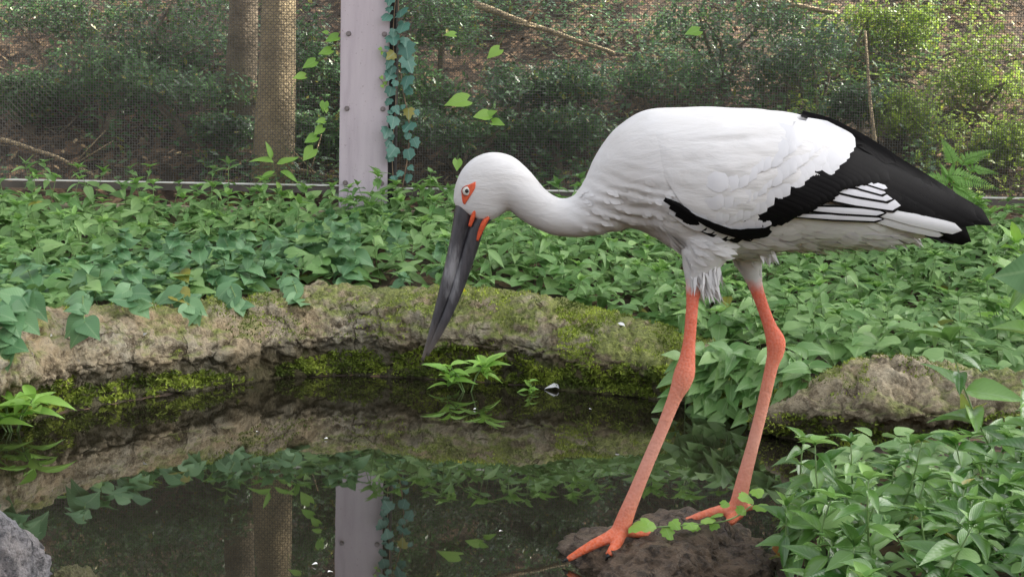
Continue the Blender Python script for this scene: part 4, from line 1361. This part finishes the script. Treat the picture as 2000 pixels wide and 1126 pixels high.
# --- bill
def blade(top, bot, hw, name, mat, n=40):
    "loft between two pixel edges with an oval section"
    A, Bt, W_ = crom(top, n), crom(bot, n), crom([(x,) for x in hw], n)
    V, Fs = [], []
    k_ = 16
    for a, b, w_ in zip(A, Bt, W_):
        p, q = B(*a), B(*b)
        c = (p + q) / 2; h = (p - q) / 2
        for k in range(k_):
            th = 2 * math.pi * k / k_
            ct = math.cos(th); st = math.sin(th)
            V.append(c + h * ct + Vector((0, -1, 0)) * (w_[0] * PXM) * math.copysign(abs(st) ** 0.8, st))
    for i in range(n - 1):
        for k in range(k_):
            a = i * k_ + k; b = i * k_ + (k + 1) % k_
            Fs.append((a, b, b + k_, a + k_))
    Fs.append(tuple(reversed(range(k_)))); Fs.append(tuple((n - 1) * k_ + k for k in range(k_)))
    return mesh(name, V, Fs, mat)
def bill_mat():
    m, nt, b = newmat('bill_horn')
    p = geo_pos(nt)
    mp = node(nt, 'ShaderNodeMapping'); mp.inputs['Scale'].default_value = (1.0, 1, 0.22)
    mp.inputs['Rotation'].default_value = (0, rad(-18), 0)
    nt.links.new(p, mp.inputs[0])
    n1 = noise_(nt, mp.outputs[0], 130, 5, 0.6)
    c = ramp(nt, n1, [(0.3, (0.018, 0.018, 0.022)), (0.7, (0.065, 0.062, 0.072))])
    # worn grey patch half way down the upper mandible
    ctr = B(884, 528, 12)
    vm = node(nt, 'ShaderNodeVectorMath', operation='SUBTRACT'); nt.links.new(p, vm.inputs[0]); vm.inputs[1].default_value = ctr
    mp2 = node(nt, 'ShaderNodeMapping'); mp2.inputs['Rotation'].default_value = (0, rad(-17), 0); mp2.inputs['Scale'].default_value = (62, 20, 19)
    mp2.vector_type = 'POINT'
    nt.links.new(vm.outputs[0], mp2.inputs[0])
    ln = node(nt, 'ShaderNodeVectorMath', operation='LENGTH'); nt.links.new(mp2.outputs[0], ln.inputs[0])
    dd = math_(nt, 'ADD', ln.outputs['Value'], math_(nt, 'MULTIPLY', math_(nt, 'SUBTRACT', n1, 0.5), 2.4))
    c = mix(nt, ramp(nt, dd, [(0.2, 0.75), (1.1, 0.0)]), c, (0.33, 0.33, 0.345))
    # horn browner towards the tip
    sp = node(nt, 'ShaderNodeSeparateXYZ'); nt.links.new(p, sp.inputs[0])
    zt = B(828, 690).z
    tipf = ramp(nt, math_(nt, 'MULTIPLY', math_(nt, 'SUBTRACT', sp.outputs[2], zt), 10.0), [(0.0, 0.8), (0.6, 0.0)])
    c = mix(nt, tipf, c, (0.13, 0.11, 0.095))
    nt.links.new(c, b.inputs['Base Color'])
    b.inputs['Roughness'].default_value = 0.42
    bump(nt, b, n1, 0.3, 0.002)
    return m
M_BILL = bill_mat()
up_top = [(893, 388), (887, 415), (881, 455), (871, 505), (860, 555), (849, 600), (836, 652), (822, 704)]
up_bot = [(930, 404), (922, 432), (910, 468), (898, 512), (885, 556), (870, 600), (850, 648), (828, 704)]
lo_top = [(934, 402), (919, 433), (907, 470), (895, 514), (882, 557), (867, 601), (848, 647), (830, 690)]
lo_bot = [(962, 428), (947, 446), (936, 478), (922, 520), (907, 562), (888, 606), (864, 652), (836, 696)]
part('upper_mandible', blade(up_top, up_bot, [21, 20, 17, 14.5, 12, 9.5, 6.5, 2.0], 'upper_mandible', M_BILL))
part('lower_mandible', blade(lo_top, lo_bot, [19, 18, 15.5, 13, 10.5, 8.5, 6, 2.0], 'lower_mandible', M_BILL))
M_RED = simple('red_skin', (0.66, 0.10, 0.035), 0.55, 0, 0.25, 180, 0.4, 0.001)
M_IRIS = simple('pale_iris', (0.60, 0.60, 0.55), 0.2, 0, 0.1, 400, 0)
M_PUPIL = simple('pupil', (0.004, 0.004, 0.004), 0.1, 0, 0.1, 50, 0)

def patch(name, pts, lift, mat, parent=None, both=True, sub=8):
    "a small piece of bare skin moulded on the head"
    c = np.mean(np.array(pts, float), axis=0)
    q = pts
    V = [on_body(c[0], c[1], lift)]
    n = len(q)
    for r in range(1, sub + 1):
        t = r / sub
        for (u, v) in q:
            e = lift if r < sub else -0.0012
            V.append(on_body(c[0] + (u - c[0]) * t, c[1] + (v - c[1]) * t, e))
    Fs = [(0, 1 + (k + 1) % n, 1 + k) for k in range(n)]
    for r in range(sub - 1):
        for k in range(n):
            a = 1 + r * n + k; b = 1 + r * n + (k + 1) % n
            Fs.append((a, b, b + n, a + n))
    me = mesh(name, V, Fs, mat)
    if both: part(name, mirror(me), parent)
    return part(name, me, parent)
def closed(pts, n=28):
    a = crom(list(pts) + [pts[0]], n + 1)
    return [tuple(p) for p in a[:-1]]
patch('eye_skin', closed([(930, 353), (929, 366), (921, 380), (912, 394), (907, 401), (903, 396), (901, 384), (901, 371), (906, 363), (917, 359)]), 0.0014, M_RED)
# eye
ep = on_body(912, 373, 0.0)
for sgn in (1, -1):
    bm = bmesh.new(); bmesh.ops.create_uvsphere(bm, u_segments=20, v_segments=14, radius=9.5 * PXM)
    for v in bm.verts: v.co.y *= 0.45
    c = Vector((ep.x, ep.y, ep.z)); c.y = c.y if sgn == 1 else 2 * Y0 - c.y
    bmesh.ops.translate(bm, verts=bm.verts, vec=c)
    me = bpy.data.meshes.new('eye'); bm.to_mesh(me); bm.free(); me.materials.append(M_IRIS)
    me.polygons.foreach_set('use_smooth', [True] * len(me.polygons))
    eo = part('eye', me)
    bm = bmesh.new(); bmesh.ops.create_uvsphere(bm, u_segments=16, v_segments=10, radius=4.2 * PXM)
    for v in bm.verts: v.co.y *= 0.5
    bmesh.ops.translate(bm, verts=bm.verts, vec=c + Vector((0, -sgn * 3.2 * PXM, 0)))
    me = bpy.data.meshes.new('pupil'); bm.to_mesh(me); bm.free(); me.materials.append(M_PUPIL)
    part('pupil', me, eo)
    # dark rim of the lids
    g = Geo()
    g.tube([c + Vector((math.cos(a) * 10.0 * PXM, -sgn * 1.3 * PXM, math.sin(a) * 9.0 * PXM)) for a in np.linspace(0, 6.283, 25)], [1.0 * PXM] * 25, 6, False)
    part('eyelid', g.mesh('eyelid', simple('lid_skin', (0.30, 0.05, 0.03), 0.6, 0, 0.2, 200, 0)), eo)
# red gape lines where the bill meets the face
def redline(pts, r, dd, name='gape_skin'):
    for sgn in (1, -1):
        g = Geo()
        q = crom([(*B(u, v, d), rr) for (u, v, rr, d) in pts], 16)
        pp = [Vector(p[:3]) for p in q]
        if sgn == -1: pp = [Vector((p.x, 2 * Y0 - p.y, p.z)) for p in pp]
        g.tube(pp, [max(.0005, p[3] * PXM) for p in q], 8)
        part(name, g.mesh(name, M_RED))
redline([(932, 398, 2, 26), (927, 412, 4, 24), (922, 428, 4.5, 20), (917, 442, 3, 18)], 1, 0)
redline([(955, 424, 3, 20), (946, 434, 5.5, 18), (938, 452, 5, 15), (932, 470, 2.5, 13)], 1, 0)

# --- wing
def wing_d(u, v):
    uu = [1250, 1300, 1400, 1550, 1650, 1750, 1850, 1950]
    c = np.interp(u, uu, [345, 350, 356, 358, 380, 408, 432, 448])
    h = np.interp(u, uu, [150, 152, 156, 150, 125, 92, 66, 52])
    w_ = np.interp(u, uu, [117, 128, 140, 134, 112, 82, 54, 34])
    x = (v - c) / h
    return w_ * math.sqrt(max(0.10, 1 - x * x)) 

def feather_mesh(a, b, width, lift0, lift1, mat, name='feather', bend=0.0, tip=0.5, root_w=0.55, camber=2.0, n=12, m=5):
    a = Vector((a[0], a[1])); b = Vector((b[0], b[1]))
    d = b - a; L = d.length; d = d / L
    nn = Vector((-d.y, d.x))
    V, UVs, Fs = [], [], []
    for i in range(n):
        t = i / (n - 1)
        # rounded tip
        tt = 1 - (1 - t) ** 1.0
        rl = min(0.48, tip * width / L)
        if t > 1 - rl:
            q = (t - (1 - rl)) / rl
            wd = math.sqrt(max(0.0, 1 - q * q))
        else:
            wd = 1.0
        wd *= root_w + (1 - root_w) * min(1, t / 0.45)
        wd = max(wd, 0.03)
        for j in range(m):
            s = -1 + 2 * j / (m - 1)
            p = a + d * (L * t) + nn * (s * wd * width / 2 + bend * 4 * t * (1 - t))
            dep = wing_d(p.x, p.y) + lift0 + (lift1 - lift0) * t + camber * (1 - s * s) * wd
            V.append(B(p.x, p.y, dep)); UVs.append((0.5 + s * 0.5, t))
    for i in range(n - 1):
        for j in range(m - 1):
            q = i * m + j
            Fs.append((q, q + 1, q + 1 + m, q + m))
    return mesh(name, V, Fs, mat, True, UVs)
def feather(*a, parent=None, sub=None, **k):
    me = feather_mesh(*a, **k)
    mm = mirror(me)
    o = part(k.get('name', 'feather'), me, parent)
    o2 = part(k.get('name', 'feather'), mm, parent)
    if sub:
        s = feather_mesh(*sub[0], **sub[1]); s2 = mirror(s)
        part(sub[1].get('name', 'vane'), s, o); part(sub[1].get('name', 'vane'), s2, o2)
    return o

# white shell of scapulars and coverts
upc = crom([(1262, 262), (1300, 230), (1400, 213), (1500, 215), (1570, 226), (1628, 256), (1660, 284)], 70)
loc_ = crom([(1282, 318), (1308, 362), (1342, 408), (1392, 438), (1440, 446), (1520, 414), (1600, 345), (1652, 292)][0:8], 70)
V, Fs = [], []
NV = 44
for i in range(70):
    for j in range(NV):
        t = j / (NV - 1)
        u_ = upc[i][0] + (loc_[i][0] - upc[i][0]) * t; v_ = upc[i][1] + (loc_[i][1] - upc[i][1]) * t
        ed = float(sstep(0, 34, i)) * min(1, (j + 0.5) / 9.0)
        fold = 3.0 * noise.noise(Vector((u_ / 75, v_ / 28, 1.0))) + 2.0 * noise.noise(Vector((u_ / 30, v_ / 16, 4.0)))
        cre = -5.0 * math.exp(-((v_ - 276 + 0.05 * (u_ - 1350)) / 5.0) ** 2) * math.exp(-((u_ - 1420) / 90) ** 2)
        db = (Y0 - on_body(u_, v_).y) / PXM
        V.append(B(u_, v_, (db - 1.2) * (1 - ed) + (wing_d(u_, v_) + 6 + fold + cre) * ed))
for i in range(69):
    for j in range(NV - 1):
        q = i * NV + j
        Fs.append((q, q + NV, q + NV + 1, q + 1))
sh_me = mesh('wing_shell', V, Fs, M_WHITE)
part('wing_shell', mirror(sh_me)); part('wing_shell', sh_me)

# black flight feathers, longest first
prim = [((1566, 222), (1690, 280), 22), ((1580, 226), (1750, 318), 26), ((1600, 240), (1825, 374), 34), ((1612, 254), (1880, 406), 36), ((1630, 276), (1937, 440), 36),
        ((1640, 292), (1915, 432), 40), ((1650, 306), (1903, 440), 42), ((1655, 318), (1897, 472), 40), ((1660, 328), (1880, 452), 40), ((1640, 330), (1840, 430), 42), ((1650, 345), (1800, 412), 40), ((1640, 350), (1770, 398), 36)]
for k, (a, b, w_) in enumerate(prim):
    feather(a, b, w_, -16 if k < 5 else -6 + 0.5 * (12 - k), (3 + k) if k < 5 else 1 + 0.9 * (12 - k), M_BLACKF, name='flight_feather', tip=0.9 if k > 3 else 0.7, bend=-6 if k < 6 else -3)
# tail: white outer feather over dark ones
feather((1700, 410), (1879, 450), 24, -2, 8, M_WFEATH, name='tail_feather', tip=1.2)
feather((1690, 422), (1850, 456), 24, -8, 2, M_WFEATH, name='tail_feather', tip=1.2)
feather((1740, 420), (1897, 470), 30, -22, -10, M_BLACKF, name='flight_feather', tip=0.8)
# silver-edged secondaries
sec = [((1540, 420), (1728, 428), 16), ((1560, 406), (1732, 416), 20), ((1590, 378), (1764, 402), 32), ((1610, 366), (1748, 389), 22), ((1640, 352), (1735, 378), 18), ((1660, 344), (1738, 369), 15)]
for k, (a, b, w_) in enumerate(sec):
    L = math.hypot(b[0] - a[0], b[1] - a[1]); dx, dy = (b[0] - a[0]) / L, (b[1] - a[1]) / L
    a2 = (a[0] + dx * 8, a[1] + dy * 8); b2 = (b[0] - dx * 5, b[1] - dy * 5)
    l0, l1 = 0.5 + 1.7 * k, 1.0 + 1.7 * k
    feather(a, b, w_, l0, l1, M_BLACKF, name='secondary_feather', tip=0.35, camber=0.4,
            sub=((a2, b2, w_ * (0.58 if k != 2 else 0.72), l0 + 0.8, l1 + 0.8, M_SILVER), dict(name='silver_vane', tip=0.4, camber=0.4)))
# black greater coverts
blk_edge = crom([(1350, 422), (1388, 451), (1438, 467), (1490, 460), (1512, 438), (1540, 432), (1565, 418), (1594, 408), (1606, 398), (1632, 388), (1648, 370), (1675, 361), (1700, 356), (1738, 352)], 30)
for k, e in enumerate(blk_edge):
    t = k / 29
    ang = rad(np.interp(t, [0, .25, .5, 1], [32, 14, 20, 26]))
    L = np.interp(t, [0, .2, .5, 1], [62, 88, 100, 112])
    a = (e[0] - math.cos(ang) * L, e[1] - math.sin(ang) * L)
    feather(a, (e[0], e[1]), np.interp(t, [0, .15, 1], [15, 26, 30]), 2, np.interp(t, [0, .3, .5, 1], [4, 5, 11.5, 11]), M_BLACKF, name='black_covert', tip=0.6, bend=-2)
# white coverts: rows of overlapping feathers whose tips make the scalloped edge
edge = crom([(1352, 424), (1385, 441), (1412, 452), (1436, 458), (1462, 453), (1490, 443), (1520, 428), (1548, 402), (1580, 388), (1602, 366), (1622, 350), (1642, 328), (1660, 306), (1669, 284)], 30)
for row, (inset, n_, ll, wd, lf) in enumerate([(0, 27, 86, 30, 20), (26, 24, 80, 32, 21), (56, 20, 76, 34, 21), (90, 16, 70, 36, 19)]):
    ee = crom([tuple(p) for p in edge], n_)
    for k, e in enumerate(ee):
        t = k / (n_ - 1)
        ang = rad(np.interp(t, [0, .2, .4, 1], [24, 30, 36, 26]))
        ia = ang + rad(np.interp(t, [0, .3, .6, 1], [55, 40, 10, -5]))
        tip_ = (e[0] - math.cos(ia) * inset + U(-3, 3), e[1] - math.sin(ia) * inset + U(-3, 3))
        l2 = ll * U(.9, 1.1)
        a = (tip_[0] - math.cos(ang) * l2, tip_[1] - math.sin(ang) * l2)
        if a[0] < 1275 or a[1] < 222: 
            if tip_[0] < 1320: continue
        if (row and (tip_[1] < 268 or tip_[0] < 1405)) or tip_[0] < 1372: continue
        feather(a, tip_, wd * U(1.1, 1.35), -3, (7.0, 7.6, 8.0, 8.0)[row] + 0.5 * (k % 2) + (7 * float(sstep(.72, .95, t)) if row == 0 else 0), M_WFEATH, name='white_covert', tip=0.62, bend=-2, camber=0.8)
# dark leading edge that shows as a thin wedge under the white coverts
for (a, b, w_, bd) in [((1334, 410), (1440, 459), 13, 4), ((1352, 422), (1462, 462), 15, 5), ((1392, 444), (1492, 458), 17, 5), ((1420, 452), (1508, 452), 20, 4)]:
    feather(a, b, w_, 15, 19, M_BLACKF, name='black_covert', tip=1.0, bend=bd, root_w=0.2, camber=0.5)
# claws
for (a, b, d) in [((1112, 1090), (1098, 1098), DN + 20), ((1190, 1082), (1183, 1094), DN + 46), ((1330, 1019), (1318, 1025), DF + 16), ((1423, 1020), (1416, 1028), DF + 34)]:
    g = Geo()
    g.tube([B(*a, d), B((a[0] + b[0]) / 2, (a[1] + b[1]) / 2 - 1.5, d), B(*b, d)], [4.6 * PXM, 3.8 * PXM, 1.2 * PXM], 8)
    part('claw', g.mesh('claw', M_PUPIL))

# creeping vine round the feet
vb = B(1470, 985, -10)
vine = empty('creeping_vine', vb, 'small ivy creeping over the wet boulder round the stork feet', 'vine')
climb(vine, [B(1470, 985, -10), B(1430, 1012, 40), B(1380, 1022, 50), B(1320, 1026, 56), B(1260, 1030, 66), B(1230, 1030, 72)], 0.0014, M_STEM)
L_IVB = [mesh('ivy_leaf', *ivy_geo(s)[:2], M_BRIGHT, True, ivy_geo(s)[2]) for s in (31, 32, 33)]
for (u, v, s_) in [(1235, 1030, 40), (1270, 1022, 34), (1300, 1035, 30), (1312, 1022, 26), (1345, 1025, 34), (1375, 1018, 30), (1395, 1010, 26), (1360, 1030, 24), (1465, 975, 34), (1480, 990, 36), (1455, 1000, 24), (1420, 985, 20), (1476, 960, 28), (1400, 1026, 22)]:
    p = B(u, v - 6, np.interp(u, [1230, 1480], [74, 10])) - vb
    add_leaf(vine, random.choice(L_IVB), p, Vector((U(-1, .6), U(-1, -.3), U(-.6, .1))), s_ * PXM, Vector((U(-.3, .3), -0.8, 0.8)))

# ------------------------------------------------------------------ small scraps
def scrap(label, p, s, name='feather_scrap', cat='feather', mat=M_SCRAP, group=None, up=Vector((0, -0.3, 1))):
    o = obj(name, mesh(name, *leaf_geo('ovate', .5, .3, .5, int(s * 9999))[:2], mat, True))
    o.matrix_world = frame(p, Vector((U(-1, 1), U(-.4, .4), 0.1)), up, s)
    return tag(o, label, cat, group)
q = PZ(1104, 762); scrap('white downy feather floating at the waterline below the rock rim', q + Vector((-0.02, 0, 0.006)), 0.045)
rbvh = BVHTree.FromPolygons([v.co.copy() for v in rim_me.vertices], [tuple(p.vertices) for p in rim_me.polygons])
def on_rim(u, v, lift=0.003):
    d = ray(u, v).normalized(); h = rbvh.ray_cast(CAM, d)
    return (h[0] - d * lift) if h[0] is not None else PZ(u, v)
scrap('thin white feather lying on the mossy top of the rock rim under the leaves', on_rim(1220, 637, 0.008), 0.04)
for (u, v) in [(102, 654), (280, 653), (300, 650), (156, 705), (508, 652), (65, 690), (705, 735)]:
    scrap('tiny white dropping on the bare face of the long rock rim', on_rim(u, v, 0.004), 0.014, 'dropping', 'dropping', group='white specks on the rock rim', up=Vector((0, -1, 0.2)))
for (u, v) in [(975, 1040), (930, 800), (640, 858), (500, 845), (1150, 800), (620, 1104), (640, 1120)]:
    scrap('tiny white speck of down floating on the open water', PZ(u, v) + Vector((0, 0, 0.003)), 0.009, 'floating_speck', 'feather', group='white specks on the water')
yf = on_rim(905, 568, 0.02)
o = empty('yellow_flower', yf, 'tiny yellow flower on the rock rim behind the stork bill', 'flower')
for k in range(5):
    a = k * 1.257
    add_leaf(o, mesh('petal', *leaf_geo('heart', .1, .1, 0, 3, [-1, 0, 1])[:2], M_YELLOW), Vector((0, 0, 0)), Vector((math.cos(a), -0.2, math.sin(a))), 0.012, Vector((0, -1, 0.3)), name='petal')
g = Geo(); g.tube([(0, 0.01, -0.03), (0, 0.005, -0.01), (0, 0, 0)], [0.0012] * 3, 5); obj('stem', g.mesh('stem', M_STEM), o)
print('objects', len(bpy.data.objects))
